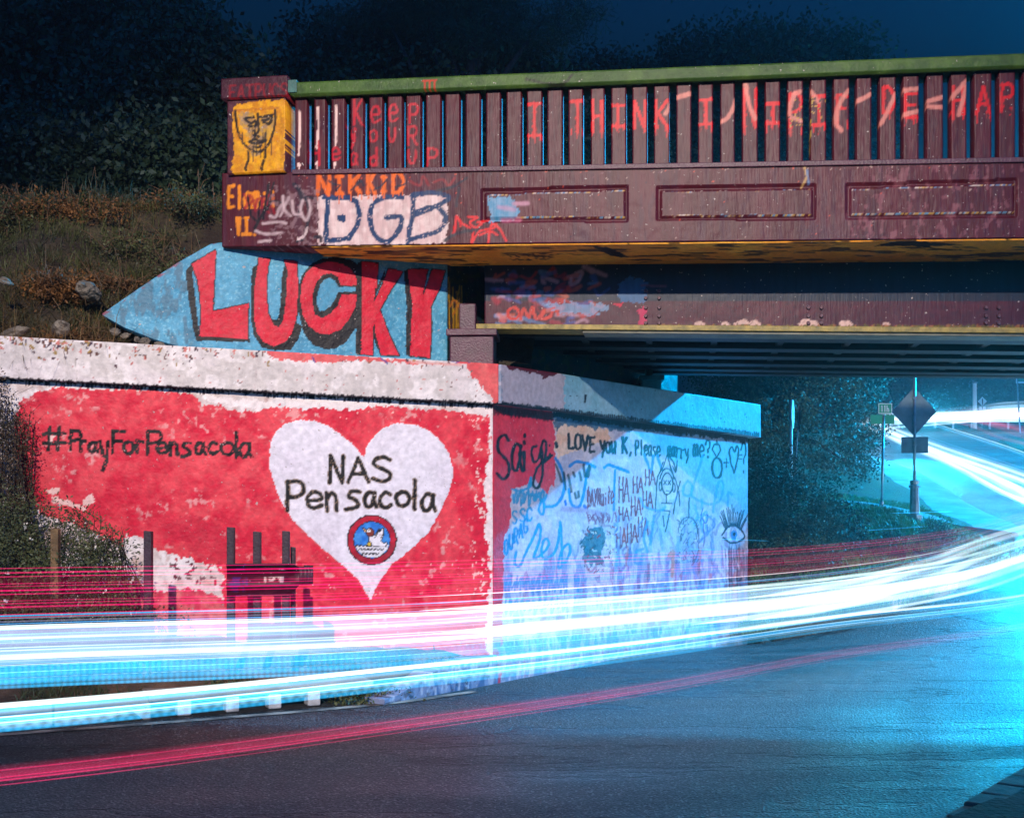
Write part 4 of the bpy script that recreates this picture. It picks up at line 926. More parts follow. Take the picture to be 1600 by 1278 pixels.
# long cracks
n4 = N.new("ShaderNodeTexNoise"); n4.inputs["Scale"].default_value = .55; n4.inputs["Detail"].default_value = 6; n4.inputs["Roughness"].default_value = .6; Lk.new(mp.outputs[0], n4.inputs["Vector"])
sb = N.new("ShaderNodeMath"); sb.operation = 'SUBTRACT'; sb.inputs[1].default_value = .5; Lk.new(n4.outputs["Fac"], sb.inputs[0])
ab = N.new("ShaderNodeMath"); ab.operation = 'ABSOLUTE'; Lk.new(sb.outputs[0], ab.inputs[0])
ck = N.new("ShaderNodeMapRange"); ck.inputs[1].default_value = .0; ck.inputs[2].default_value = .013; ck.inputs[3].default_value = .25; ck.inputs[4].default_value = 1; Lk.new(ab.outputs[0], ck.inputs[0])
m3 = N.new("ShaderNodeVectorMath"); m3.operation = 'SCALE'; Lk.new(mchip.outputs[2], m3.inputs[0]); Lk.new(ck.outputs[0], m3.inputs[3]); Lk.new(m3.outputs[0], pb.inputs["Base Color"])
rr = N.new("ShaderNodeMapRange"); rr.inputs[1].default_value = .35; rr.inputs[2].default_value = .65; rr.inputs[3].default_value = .40; rr.inputs[4].default_value = .66; Lk.new(n1.outputs["Fac"], rr.inputs[0]); Lk.new(rr.outputs[0], pb.inputs["Roughness"])
b1 = N.new("ShaderNodeBump"); b1.inputs["Strength"].default_value = .9; b1.inputs["Distance"].default_value = .012; Lk.new(n2.outputs["Distance"], b1.inputs["Height"])
b2 = N.new("ShaderNodeBump"); b2.inputs["Strength"].default_value = .8; b2.inputs["Distance"].default_value = .012; Lk.new(n3.outputs["Fac"], b2.inputs["Height"]); Lk.new(b1.outputs[0], b2.inputs["Normal"])
b3 = N.new("ShaderNodeBump"); b3.inputs["Strength"].default_value = .6; b3.inputs["Distance"].default_value = .03; Lk.new(ck.outputs[0], b3.inputs["Height"]); Lk.new(b2.outputs[0], b3.inputs["Normal"]); Lk.new(b3.outputs[0], pb.inputs["Normal"])
nv = 28; tv = np.linspace(0, 1, nv)
RX = le[:, 0][:, None] + (re[:, 0] - le[:, 0])[:, None] * tv; RY = le[:, 1][:, None] + (re[:, 1] - le[:, 1])[:, None] * tv
RZ = height(RX, RY) + .004
i = (np.arange(len(le) - 1)[:, None] * nv + np.arange(nv - 1)[None, :]).ravel()
Vr = np.stack([RX.ravel(), RY.ravel(), RZ.ravel()], 1)
tag(link("road", mesh_from("road", Vr, np.stack([i, i + 1, i + nv + 1, i + nv], 1), M_ROAD, smooth=True)), kind="structure")

def strip(name, pts, w, dz, m, parent=None, n=6, thick=0.0, flat=None):
    c = np.array(catmull(pts, n)); t = np.gradient(c, axis=0); t /= np.linalg.norm(t, axis=1)[:, None]; nn = np.stack([t[:, 1], -t[:, 0]], 1)
    V = []; Q = []
    for k, (q, e) in enumerate(zip(c, nn)):
        z = float(height(q[0], q[1])) if flat is None else flat
        a = q - e * w / 2; b = q + e * w / 2
        V += [(a[0], a[1], z + dz), (b[0], b[1], z + dz)] + ([(a[0], a[1], z - .15), (b[0], b[1], z - .15)] if thick else [])
    s = 4 if thick else 2
    for k in range(len(c) - 1):
        o = k * s; Q.append((o, o + 1, o + 1 + s, o + s))
        if thick: Q += [(o + 2, o, o + s, o + s + 2), (o + 1, o + 3, o + s + 3, o + s + 1)]
    if thick: Q += [(0, 2, 3, 1), ((len(c) - 1) * s, (len(c) - 1) * s + 1, (len(c) - 1) * s + 3, (len(c) - 1) * s + 2)]
    return link(name, mesh_from(name, V, Q, m), parent)

M_LINE = mat("worn_road_line_paint", (.34, .30, .24), .7, .6, 5, .5, 60, col2=(.06, .055, .05))
tag(strip("edge_line", [(-9, 5.35), (-3.6, 7.66), (-1.2, 8.85), (-.3, 9.6)], .09, .009, M_LINE), kind="structure")
M_PAVE = mat("pavement_concrete", (.20, .20, .20), .85, .35, 2.5, .6, 50)
tag(strip("pavement", [(2.6, 19.6), (4.4, 19.2), (6, 18.0), (7.1, 17.6), (8.0, 19.5), (8.3, 23), (8.6, 30)], 1.0, .115, M_PAVE, n=10), kind="structure")
M_KERB = mat("kerb_concrete", (.30, .26, .21), .85, .35, 6, .7, 60)
# kerb stones: left of the inlet, round the island, and along the near verge
kerb = tag(empty("kerb", (0, 0, 0), 0, True), kind="structure")
def kerb_run(pts, step, w, h, m, off=0.0, z0=None, gap=.012):
    c = np.array(catmull(pts, 14)); d = np.concatenate([[0], np.cumsum(np.linalg.norm(np.diff(c, axis=0), axis=1))])
    k = 0.0
    while k < d[-1] - step * .5:
        a = np.array([np.interp(k, d, c[:, 0]), np.interp(k, d, c[:, 1])]); b = np.array([np.interp(k + step - gap, d, c[:, 0]), np.interp(k + step - gap, d, c[:, 1])])
        e = (b - a); e /= np.linalg.norm(e); nn = np.array([-e[1], e[0]])
        za = float(height(*a)); zb2 = float(height(*b)); j = random.uniform(-.008, .008)
        mb = MB(); mb.hexa([(*(a + nn * off), za - .15), (*(b + nn * off), zb2 - .15), (*(b + nn * (off + w)), zb2 - .15), (*(a + nn * (off + w)), za - .15),
                            (*(a + nn * off), za + h + j), (*(b + nn * off), zb2 + h + j), (*(b + nn * (off + w)), zb2 + h + j), (*(a + nn * (off + w)), za + h + j)])
        mb.build("kerb_stone", m, kerb, .012)
        k += step
kerb_run([(-9, 5.6), (-6, 6.9), (-3.53, 7.94), (-2.62, 8.36)], .9, .2, .15, M_KERB)
kerb_run([(4.6, 13.9), (5.6, 14.4), (7.1, 16.2), (8.15, 18.4), (8.75, 20.8), (8.9, 24), (9.2, 30), (9.6, 34), (11.4, 39.4)], .9, .14, .13, M_KERB)
kerb_run([(.6, 3.65), (1.0, 4.15), (2.2, 5.65), (3.4, 7.1), (5, 8.9), (7.8, 10.8), (10.4, 13.2)], .26, .16, .07, mat("worn_kerb_brick", (.16, .13, .09), .8, .5, 8, .6, 60), -.16, gap=.02)

# soil strip between kerb and wing wall
KP = np.array([(-14, 3.4), (-9, 5.8), (-3.53, 8.12), (-2.3, 8.66), (-1.02, 9.28), (-.25, 10.0)]); KZ = [.15, .15, .14, .16, .16, .2]
WP = np.array([(-14, 7.3), (-9, 8.32), (-4.13, 9.32), (-3.1, 9.53), (-1.5, 9.84), (-.2, 10.12)]); WZ = [1.0, .9, .66, .52, .36, .26]
ns, ntt = 260, 30
S = np.linspace(0, 1, ns); T_ = np.linspace(0, 1, ntt); par = np.array([0, .3, .62, .75, .9, 1.0])
kx = np.interp(S, par, KP[:, 0]); ky = np.interp(S, par, KP[:, 1]); kz = np.interp(S, par, KZ); wx = np.interp(S, par, WP[:, 0]); wy = np.interp(S, par, WP[:, 1]); wz = np.interp(S, par, WZ)
SX = kx[:, None] + (wx - kx)[:, None] * T_; SY = ky[:, None] + (wy - ky)[:, None] * T_
SZ = kz[:, None] + (wz - kz)[:, None] * sm(0, 1, T_) + (fbm(SX * 4, SY * 4, 3) - .5) * .12 * np.minimum(T_ * 4, 1)
i = (np.arange(ns - 1)[:, None] * ntt + np.arange(ntt - 1)[None, :]).ravel()
tag(link("soil_bank", mesh_from("soil_bank", np.stack([SX.ravel(), SY.ravel(), SZ.ravel()], 1), np.stack([i, i + ntt, i + ntt + 1, i + 1], 1), M_SOIL, smooth=True)), kind="structure")
def bank_z(s, t):
    a = np.interp(s, par, KZ); b = np.interp(s, par, WZ); return a + (b - a) * sm(0, 1, t)
def bank_xy(s, t):
    a = np.stack([np.interp(s, par, KP[:, 0]), np.interp(s, par, KP[:, 1])], -1); b = np.stack([np.interp(s, par, WP[:, 0]), np.interp(s, par, WP[:, 1])], -1)
    return a + (b - a) * np.asarray(t)[..., None]

# storm drain inlet in the kerb
inl = tag(empty("storm_drain_inlet", (-1.9, 8.75, 0), 0, True), "long kerb side storm drain with a dark opening and short concrete props", "drain")
IP = Plane((-2.62, 8.36), (-1.12, 9.10))
mb = MB(); pbox(mb, IP, 0, IP.L, -.42, -.30, -.25, .12); mb.build("back_wall", M_DARKHOLE, inl)
mb = MB(); pbox(mb, IP, 0, IP.L, -.295, .02, -.02, .006); mb.build("floor_slab", M_DARKHOLE, inl)
mb = MB(); pbox(mb, IP, -.02, IP.L + .02, -.42, .03, .125, .175); mb.build("top_slab", M_KERB, inl, .01)
for x in (290, 365, 431, 492):
    u = IP.u(x); mb = MB(); pbox(mb, IP, u - .06, u + .04, -.1, .02, .008, .123); mb.build("prop", mat("pale_concrete", (.5, .48, .45), .8) if x == 290 else bpy.data.materials["pale_concrete"], inl, .01)

# railway embankment behind the walls
M_EMB = mat("dry_grassy_soil", (.06, .048, .022), .95, .6, 3.5, 1.0, 22, col2=(.03, .018, .012), bdist=.06)
def emb(s, t):      # s along the wing wall line from its left end, t behind it
    z = 2.80 + .95 * np.clip(t - .42, 0, 1.75) + .1 * np.clip(t - 3, 0, 3)
    z = z + .10 * sm(0, 2.5, -s) * 0
    return z + (fbm(s * 1.3, t * 1.3, 6) - .5) * .5 * sm(.3, 1.3, t) + (fbm(s * 5, t * 5, 16) - .5) * .14
ts = np.concatenate([np.linspace(.12, 3.4, 60), np.linspace(3.6, 12, 22)]); fs = np.linspace(0, 1, 170)
TT, FF = np.meshgrid(ts, fs, indexing='ij')
SS = -12 + (4.0 + TT * 1.08 - .25 + 12) * FF
lim = K.u(697) - .03
SS = np.where(TT < .44, np.minimum(SS, 4.0), SS)
ZE = emb(SS, TT); ZE = np.where((TT < .5) & (SS > 0.9), np.minimum(ZE, 2.70), ZE)
ZE = np.where((TT < .75) & (TT >= .5) & (SS > .9), np.minimum(ZE, 2.9), ZE)
EX = W.a[0] + W.d[0] * SS - W.n[0] * TT; EY = W.a[1] + W.d[1] * SS - W.n[1] * TT
nf = len(fs); i = (np.arange(len(ts) - 1)[:, None] * nf + np.arange(nf - 1)[None, :]).ravel()
tag(link("embankment", mesh_from("embankment", np.stack([EX.ravel(), EY.ravel(), ZE.ravel()], 1), np.stack([i, i + 1, i + nf + 1, i + nf], 1), M_EMB, smooth=True)), kind="structure")

# ------------------------------------------------------------------ vegetation helpers
def leaf_mesh(name, C, size, mat_, asp=.5, up=0.0, seed=0, fold=.0):
    r = np.random.default_rng(seed); n = len(C)
    a = r.normal(size=(n, 3)); a[:, 2] += up; a /= np.linalg.norm(a, axis=1)[:, None]
    b = np.cross(a, r.normal(size=(n, 3))); b /= np.linalg.norm(b, axis=1)[:, None]
    sz = (size * r.uniform(.6, 1.3, n))[:, None]
    V = np.empty((n, 4, 3)); V[:, 0] = C - a * sz * .5; V[:, 1] = C + b * sz * asp * .5; V[:, 2] = C + a * sz * .5; V[:, 3] = C - b * sz * asp * .5
    return mesh_from(name, V.reshape(-1, 3), np.arange(4 * n).reshape(-1, 4), mat_)
def blade_mesh(name, C, D, w, mat_, seed=0):
    """C roots (n,3), D tip vectors (n,3): bent tapering blades of three pieces"""
    r = np.random.default_rng(seed); n = len(C)
    side = np.cross(D, [0, 0, 1.]) + r.normal(size=(n, 3)) * .05; side /= np.linalg.norm(side, axis=1)[:, None]
    L = np.linalg.norm(D, axis=1)[:, None]
    mid = C + D * .55 + np.array([0, 0, 1.]) * L * .12; tip = C + D - np.array([0, 0, 1.]) * L * .08
    ww_ = (w * r.uniform(.6, 1.3, n))[:, None]
    V = np.empty((n, 5, 3)); V[:, 0] = C - side * ww_; V[:, 1] = C + side * ww_; V[:, 2] = mid - side * ww_ * .8; V[:, 3] = mid + side * ww_ * .8; V[:, 4] = tip
    o = np.arange(n)[:, None] * 5
    return mesh_from(name, V.reshape(-1, 3), o + np.array([0, 1, 3, 2]), mat_, T=o + np.array([2, 3, 4]))
def leafmat(name, c, c2, rough=.55, scale=3.0, spec=.4):
    m = mat(name, c, rough, .4, scale, .1, 30, col2=c2, spec=spec); return m
M_LEAF = leafmat("dark_leaves", (.05, .085, .035), (.02, .04, .02))
M_LEAF2 = leafmat("olive_leaves", (.10, .115, .04), (.035, .045, .018))
M_LEAF3 = leafmat("hedge_leaves", (.05, .11, .07), (.02, .05, .035), .6, 3, .25)
M_FAR = leafmat("far_tree_leaves", (.05, .09, .05), (.02, .05, .035), .6, .8)
M_GRASS = leafmat("grass_blades", (.075, .085, .022), (.03, .035, .012), .6, 2)
M_DRY = leafmat("dry_grass", (.17, .10, .035), (.05, .04, .014), .7, 1.5)
M_FLOWER = mat("white_petals", (.75, .72, .62), .6, .1)

def blob_pts(blobs, n, seed, shell=.55):
    """points in a union of ellipsoids (centre xyz, radii xyz), denser towards the outside, with clumps"""
    r = np.random.default_rng(seed); vol = np.array([b[3] * b[4] * b[5] for b in blobs]); k = r.choice(len(blobs), n, p=vol / vol.sum())
    B = np.array(blobs)[k]
    d = r.normal(size=(n, 3)); d /= np.linalg.norm(d, axis=1)[:, None]; q = r.uniform(0, 1, n) ** (1 / 3.) ; q = shell + (1.0 - shell) * q if shell else q
    rad = q * (1 + .25 * (fbm(d[:, 0] * 3 + k, d[:, 1] * 3 + d[:, 2] * 3, seed) - .5) * 2)
    return B[:, :3] + d * rad[:, None] * B[:, 3:]
def clumps(P_, per, rad, seed):
    r = np.random.default_rng(seed); return np.repeat(P_, per, 0) + r.normal(size=(len(P_) * per, 3)) * rad
def tree(name, label, base, blobs, n, leaf, lm, trunk_r=.18, seed=1, group=None, per=16, rad=None, limbs=True, cat="tree", crown="crown", shell=.35, asp=.55):
    """base world point; blobs given in world coordinates"""
    root = tag(empty(name, base, 0, True), label, cat, group)
    mb = MB(); b0 = Vector(base); cs = sorted(blobs, key=lambda b: -b[3] * b[4] * b[5])
    top = Vector(cs[0][:3]); rnd = random.Random(seed)
    path = [b0, b0.lerp(top, .35) + Vector((rnd.uniform(-.2, .2), 0, 0)), b0.lerp(top, .75) + Vector((rnd.uniform(-.2, .2), 0, 0)), top]
    mb.tube(path, [trunk_r * 1.25, trunk_r, trunk_r * .7, trunk_r * .3], 8)
    mb.build("trunk", M_BARK, root, smooth=True)
    if limbs:
        for b in cs[:7]:
            mb = MB(); s0 = b0.lerp(top, rnd.uniform(.4, .7)); e = Vector(b[:3]); mid = s0.lerp(e, .5) + Vector((0, 0, rnd.uniform(-.2, .4)))
            mb.tube([s0, mid, e], [trunk_r * .45, trunk_r * .3, trunk_r * .1], 6); mb.build("limb", M_BARK, root, smooth=True)
    P_ = blob_pts(blobs, n // per, seed, shell); C = clumps(P_, per, rad or leaf * 1.7, seed + 1)
    link(crown, leaf_mesh(crown, C, leaf, lm, asp, 0, seed + 2), root)
    return root
def pb(px, py, Y, rx, ry, rz=None):      # blob from a picture position: radii in metres
    v = at(px, py, Y); return (v.x, v.y, v.z, rx, (rx + ry) / 2, rz or ry)
def gp(px, Y):                           # ground point under a column
    x = (px - CX) / F * Y; return (x, Y, float(height(x, Y)))

# --- trees behind the embankment, left
def hill(px, Y): x = (px - CX) / F * Y; return (x, Y, 4.4)
tree("broadleaf_tree", "huge dark tree filling the upper left corner behind the grassy bank", hill(90, 22), [pb(60, 40, 22, 3.2, 2.4), pb(-120, 120, 22, 3.0, 2.6), pb(170, 120, 21, 2.2, 1.9), pb(20, 200, 21, 2.6, 1.9), pb(160, 20, 23, 2.0, 1.6), pb(-60, -80, 23, 3.0, 2.0), pb(230, 60, 22, 1.2, 1.2)], 52000, .15, M_LEAF, .3, 11, "trees behind the embankment")
tree("broadleaf_tree", "dark rounded tree left of the bridge pier, its crown sloping down to the right", hill(300, 19), [pb(290, 130, 19, 1.25, 1.1), pb(350, 165, 19, .85, .75), pb(240, 190, 19, 1.5, 1.1), pb(330, 240, 19, 1.3, .8), pb(270, 85, 20, .9, .7), pb(150, 250, 19, 1.4, .8)], 34000, .12, M_LEAF, .2, 21, "trees behind the embankment")
tree("broadleaf_tree", "low dark tree between the grassy bank and the yellow pier", hill(250, 16), [pb(220, 270, 16, 1.1, .6), pb(320, 270, 16, .8, .55), pb(120, 275, 16, .9, .5), pb(20, 250, 16, 1.2, .6)], 18000, .10, M_LEAF, .12, 31, "trees behind the embankment")
# --- trees behind the bridge
tree("broadleaf_tree", "dark broad tree behind the left half of the green rail", gp(620, 25), [pb(560, 110, 25, 1.7, 1.1), pb(680, 90, 25, 1.9, 1.3), pb(790, 130, 25, 1.5, .9), pb(490, 60, 26, .75, .6), pb(470, 140, 25, .9, .6), pb(640, 200, 25, 3.4, 1.6), pb(830, 210, 25, 1.8, 1.2), pb(520, 230, 25, 1.6, 1.4)], 60000, .14, M_LEAF, .28, 41, "trees behind the bridge")
pine_blobs = [pb(600, 20, 23, .8, .35), pb(690, 30, 23, .9, .4), pb(760, 5, 23, .9, .4), pb(850, 30, 23, .8, .28), pb(910, 14, 23, .6, .22), pb(830, 62, 23, .7, .25), pb(900, 48, 23, .4, .2), pb(870, 78, 23, .32, .15), pb(740, -50, 23, 1.3, .6), pb(660, -20, 23, 1.0, .5), pb(540, 40, 23, .5, .25), pb(720, 70, 23, .8, .4)]
tree("pine_tree", "tall pine with bare crooked branches reaching right above the green rail", gp(730, 23), pine_blobs, 40000, .16, M_LEAF, .22, 51, "trees behind the bridge", per=26, rad=.12, shell=0, asp=.08)
tree("broadleaf_tree", "small low dark tree just showing over the middle of the green rail", gp(945, 27), [pb(945, 122, 27, .9, .5), pb(905, 130, 27, .5, .4), pb(985, 135, 27, .6, .45), pb(945, 200, 27, 1.6, 1.0)], 20000, .13, M_LEAF, .15, 61, "trees behind the bridge")
tree("broadleaf_tree", "wide flat-topped dark tree above the right half of the green rail", gp(1190, 28), [pb(1090, 92, 28, .95, .62), pb(1170, 80, 28, 1.1, .55), pb(1250, 86, 28, 1.1, .62), pb(1330, 95, 28, .75, .6), pb(1040, 112, 28, .5, .4), pb(1180, 180, 28, 2.8, 1.5), pb(1330, 220, 28, 1.1, 1.8)], 56000, .14, M_LEAF, .25, 71, "trees behind the bridge")
# pine boughs as bare curved limbs
# --- under the bridge
tree("dense_tree", "dense dark tree beyond the abutment filling the left of the bridge opening", gp(1230, 22), [pb(1200, 640, 21, .95, .9), pb(1290, 650, 21.5, .9, 1.0), pb(1240, 560, 22, 1.4, .8), pb(1150, 560, 22, .9, 1.1), pb(1320, 720, 21, .55, .55), pb(1230, 740, 21, .9, .4), pb(1140, 700, 22, .9, .9)], 40000, .06, M_LEAF3, .16, 81, "trees beyond the bridge", shell=.5)
tree("dense_tree", "dark leafy tree right behind the street name sign", gp(1330, 26), [pb(1330, 600, 26, .75, .7), pb(1350, 660, 25, .42, .7), pb(1345, 710, 25, .38, .5), pb(1310, 560, 26, 1.2, .6), pb(1355, 750, 24, .22, .3)], 24000, .06, M_LEAF3, .12, 91, "trees beyond the bridge", shell=.5)
tree("far_tree", "hazy blue tree beyond the road bend above the diamond sign", gp(1430, 52), [pb(1430, 560, 52, 2.6, 1.6), pb(1380, 600, 50, 1.4, .9), pb(1470, 600, 52, 1.2, .6), pb(1500, 540, 54, 2, 1.4)], 12000, .22, M_FAR, .3, 101, "far trees over the road")
tree("far_tree", "hazy blue tree top hanging over the far road at the right edge", gp(1590, 56), [pb(1590, 560, 56, 2.2, 1.5), pb(1540, 575, 56, 1.2, .9), pb(1640, 600, 56, 1.6, 1.2)], 9000, .22, M_FAR, .3, 111, "far trees over the road")
tree("far_tree", "low hazy shrubby tree at the foot of the far road bend", gp(1480, 60), [pb(1400, 622, 58, 1.4, .6), pb(1460, 628, 60, 1.6, .6), pb(1560, 622, 62, 2.4, .6), pb(1650, 620, 62, 2.4, .8)], 9000, .2, M_FAR, .2, 121, "far trees over the road")
tree("bush", "big leafy bush growing against the far end of the abutment", gp(1225, 15.4), [pb(1200, 770, 15.6, .42, .5), pb(1245, 800, 15.2, .55, .45), pb(1300, 820, 15.3, .42, .32), pb(1190, 830, 15.2, .35, .4), pb(1330, 845, 15.2, .25, .2), pb(1215, 730, 15.9, .28, .28), pb(1260, 850, 14.9, .5, .3)], 26000, .038, M_LEAF3, .03, 131, None, cat="bush", crown="foliage", shell=.3)
tree("bush", "small round clump of leaves in the grass right of the big bush", gp(1465, 15.4), [pb(1465, 828, 15.4, .13, .1), pb(1480, 834, 15.5, .09, .07), pb(1450, 834, 15.3, .1, .07)], 1600, .03, M_LEAF3, .01, 141, None, limbs=False, cat="bush", crown="foliage")
tree("bush", "low weedy clump beside the street name sign pole", gp(1395, 15.6), [pb(1395, 846, 15.4, .16, .09), pb(1412, 850, 15.4, .1, .06)], 1400, .03, M_LEAF3, .01, 151, None, limbs=False, cat="bush", crown="foliage")

# pine boughs
# grass on the island
r = np.random.default_rng(5)
n = 110000; gx = r.uniform(2.6, 8.6, n); gy = r.uniform(13.9, 21.5, n)
keep = ~inside(road_poly, gx, gy) & (fbm(gx * 1.2, gy * 1.2, 8) > .30) & (np.hypot(gx - 5.9, gy - 17) > .25)
pav = np.array(catmull([(2.6, 19.6), (4.4, 19.2), (6, 18.0), (7.1, 17.6), (8.0, 19.5), (8.3, 23), (8.6, 30)], 10))
keep &= np.min(np.hypot(gx[:, None] - pav[None, :, 0], gy[:, None] - pav[None, :, 1]), 1) > .6
gx, gy = gx[keep], gy[keep]; gz = height(gx, gy) + .04
D = r.normal(size=(len(gx), 3)) * .05; D[:, 2] = r.uniform(.06, .15, len(gx))
tag(link("island_grass", blade_mesh("island_grass", np.stack([gx, gy, gz], 1), D, .006, leafmat("green_grass", (.11, .28, .09), (.05, .13, .05), .5))), kind="stuff")
# grass and dry tufts on the embankment
def emb_xyz(s, t): return np.stack([W.a[0] + W.d[0] * s - W.n[0] * t, W.a[1] + W.d[1] * s - W.n[1] * t, emb(s, t) - .02], -1)
def tufts(name, n, s0, s1, t0, t1, ln, w, m, seed, thr=.4, up=1.0, spread=.6):
    r = np.random.default_rng(seed); s = r.uniform(s0, s1, n // 8); t = r.uniform(t0, t1, n // 8); k = fbm(s * 1.1, t * 1.1, seed) > thr; s, t = s[k], t[k]
    s = np.repeat(s, 8) + r.normal(size=len(s) * 8) * .03; t = np.repeat(t, 8) + r.normal(size=len(t) * 8) * .03
    ok = (t > .2) & ~((t < .62) & (s > K.u(170))) & (s < 4.0 + t * 1.08 - .3) & ((s < K.u(690)) | (t > 3)); s, t = s[ok], t[ok]
    D = r.normal(size=(len(s), 3)) * spread; D[:, 2] = up * np.abs(r.normal(1, .3, len(s))); D /= np.linalg.norm(D, axis=1)[:, None]; D *= (ln * r.uniform(.5, 1.3, len(s)))[:, None]
    return tag(link(name, blade_mesh(name, emb_xyz(s, t), D, w, m, seed)), kind="stuff")
tufts("embankment_grass", 34000, -4, 3.4, .22, 3.3, .16, .0035, M_GRASS, 7, .42, 1, .6)
tufts("embankment_dry_grass", 60000, -4, 3.2, .2, 3.3, .17, .003, M_DRY, 8, .45, .5, .9)
tufts("embankment_tall_grass", 7000, -4, 3.2, 2.0, 3.4, .30, .004, M_GRASS, 9, .46, 1.3, .4)
# dry runners hanging over the coping at the left
r = np.random.default_rng(12); n = 2600; s = r.uniform(-1.0, .85, n); t = r.uniform(.12, .7, n); D = r.normal(size=(n, 3)) * .16; D[:, 1] -= .07; D[:, 2] -= .03
tag(link("hanging_dry_grass", blade_mesh("hanging_dry_grass", emb_xyz(s, t) + [0, 0, .05], D, .003, M_DRY)), kind="stuff")
# strap-leaved plants
for j, (px, py, lab) in enumerate(((62, 345, "spiky strap-leaved plant on the bank, leftmost"), (118, 372, "strap-leaved plant lower on the bank above the pale rocks"), (150, 350, "strap-leaved plant nearest the bridge pier on the bank"), (20, 380, "strap-leaved plant at the left edge of the bank"))):
    r = np.random.default_rng(200 + j); Y = 9.75 + (525 - py) / 85; v = at(px, py, Y); s = (v.x - W.a[0]) * W.d[0] + (v.y - W.a[1]) * W.d[1]; t = -((v.x - W.a[0]) * W.n[0] + (v.y - W.a[1]) * W.n[1])
    q = emb_xyz(np.array([s]), np.array([t]))[0]; n = 46
    D = r.normal(size=(n, 3)) * [1, 1, .2]; D /= np.linalg.norm(D, axis=1)[:, None]; D[:, 2] = r.uniform(.2, 1.1, n); D *= r.uniform(.14, .30, n)[:, None]
    tag(link("strap_plant", blade_mesh("strap_plant", np.tile(q, (n, 1)) + r.normal(size=(n, 3)) * .02, D, .012, M_LEAF2, j)), lab, "plant", "strap-leaved plants on the bank")
# rocks
def rock(px, py, Y, r_, lab, seed, sq=(1.5, .9, .8)):
    import bmesh
    bm = bmesh.new(); bmesh.ops.create_icosphere(bm, subdivisions=3, radius=1)
    for v in bm.verts:
        n_ = fbm(np.array([v.co.x * 1.3 + seed]), np.array([v.co.y * 1.3 + v.co.z * 2]), seed)[0]
        v.co = Vector((round(v.co.x * 1.6) / 1.6 * .5 + v.co.x * .5, v.co.y, round(v.co.z * 1.6) / 1.6 * .4 + v.co.z * .6)) * (.75 + .5 * n_)
        v.co = Vector((v.co.x * sq[0], v.co.y * sq[1], v.co.z * sq[2])) * r_
    me = bpy.data.meshes.new("rock"); bm.to_mesh(me); bm.free(); me.materials.append(M_STONE)
    o = link("rock", me, None, at(px, py, Y)); o.rotation_euler = (.1 * seed, .25, .7 * seed)
    return tag(o, lab, "rock", "rocks on the bank")
rock(138, 455, 10.15, .10, "squarish pale rock left of the tip of the blue wall", 2); rock(95, 514, 9.6, .09, "long pale rock lying on the white coping", 3, (1.7, .8, .6)); rock(22, 520, 9.5, .07, "brown rock at the left end of the coping", 4, (1.9, .8, .5))
for j, (px, py) in enumerate(((196, 524), (226, 533), (214, 530), (180, 518), (250, 538), (8, 440))): rock(px, py, 9.75, .028 + .01 * (j % 2), f"fist-sized stone on the coping ledge, number {j + 1} from the blue wall tip" if 0 else ["small stone on the ledge under the tip of the blue wall", "small stone furthest right on the ledge but one", "small stone in the middle of the ledge stones", "small stone nearest the dry grass on the ledge", "small stone furthest right on the ledge under the blue wall", "small stone high up at the left edge of the bank"][j], 5 + j)
# bushes against the wing wall, with twigs and small white flowers
def wallbush(name, label, blobs, n, leaf, m, seed, flowers=0, twigs=40, base=None):
    b = blobs[0]; root = tag(empty(name, (b[0], b[1], .5), 0, True), label, "bush"); r = np.random.default_rng(seed)
    P_ = blob_pts(blobs, n // 9, seed, 0); C = clumps(P_, 9, leaf * 1.6, seed)
    link("foliage", leaf_mesh("foliage", C, leaf, m, .42, 0, seed), root)
    mb = MB()
    for k in range(twigs):
        q = P_[r.integers(len(P_))]; s0 = Vector((q[0] + r.normal() * .12, q[1] + .05, .45)); mid = s0.lerp(Vector(q), .55) + Vector((r.normal() * .06, 0, .05)); mb.tube([s0, mid, Vector(q), Vector(q) + Vector((r.normal() * .08, r.normal() * .04, .09))], [.006, .004, .003, .0015], 4, False)
    mb.build("stems", M_BARK, root)["kind"] = "stuff"
    if flowers:
        q = blob_pts(blobs, flowers, seed + 9, .8); q[:, 1] -= .04; link("flowers", leaf_mesh("flowers", clumps(q, 4, .008, 4), .022, M_FLOWER, .8, 0, seed), root)
    return root
wallbush("wall_bush", "dense olive bush in front of the red wall around the wooden post", [pb(60, 900, 8.7, .62, .32), pb(-30, 860, 8.7, .5, .5), pb(110, 880, 8.75, .34, .3), pb(60, 820, 8.9, .4, .22), pb(150, 940, 8.6, .35, .16), pb(20, 960, 8.3, .8, .18), pb(230, 968, 8.6, .4, .06)], 24000, .03, M_LEAF2, 61, 60, 60)
wallbush("climbing_shrub", "thin wiry shrub climbing the left edge of the red wall", [pb(20, 720, 9.1, .14, .42), pb(34, 680, 9.12, .12, .2), pb(-20, 660, 9.1, .2, .4), pb(30, 770, 9.05, .16, .16), pb(5, 640, 9.1, .1, .12)], 7000, .024, leafmat("wiry_leaves", (.10, .06, .03), (.03, .03, .015)), 71, 0, 90)
wallbush("flowering_sprig", "sparse sprig of the bush sticking out to the right over white paint", [pb(170, 860, 8.9, .18, .14), pb(190, 905, 8.9, .16, .1), pb(140, 812, 8.95, .12, .05), pb(128, 826, 8.95, .1, .05)], 1500, .032, M_LEAF2, 81, 24, 50)
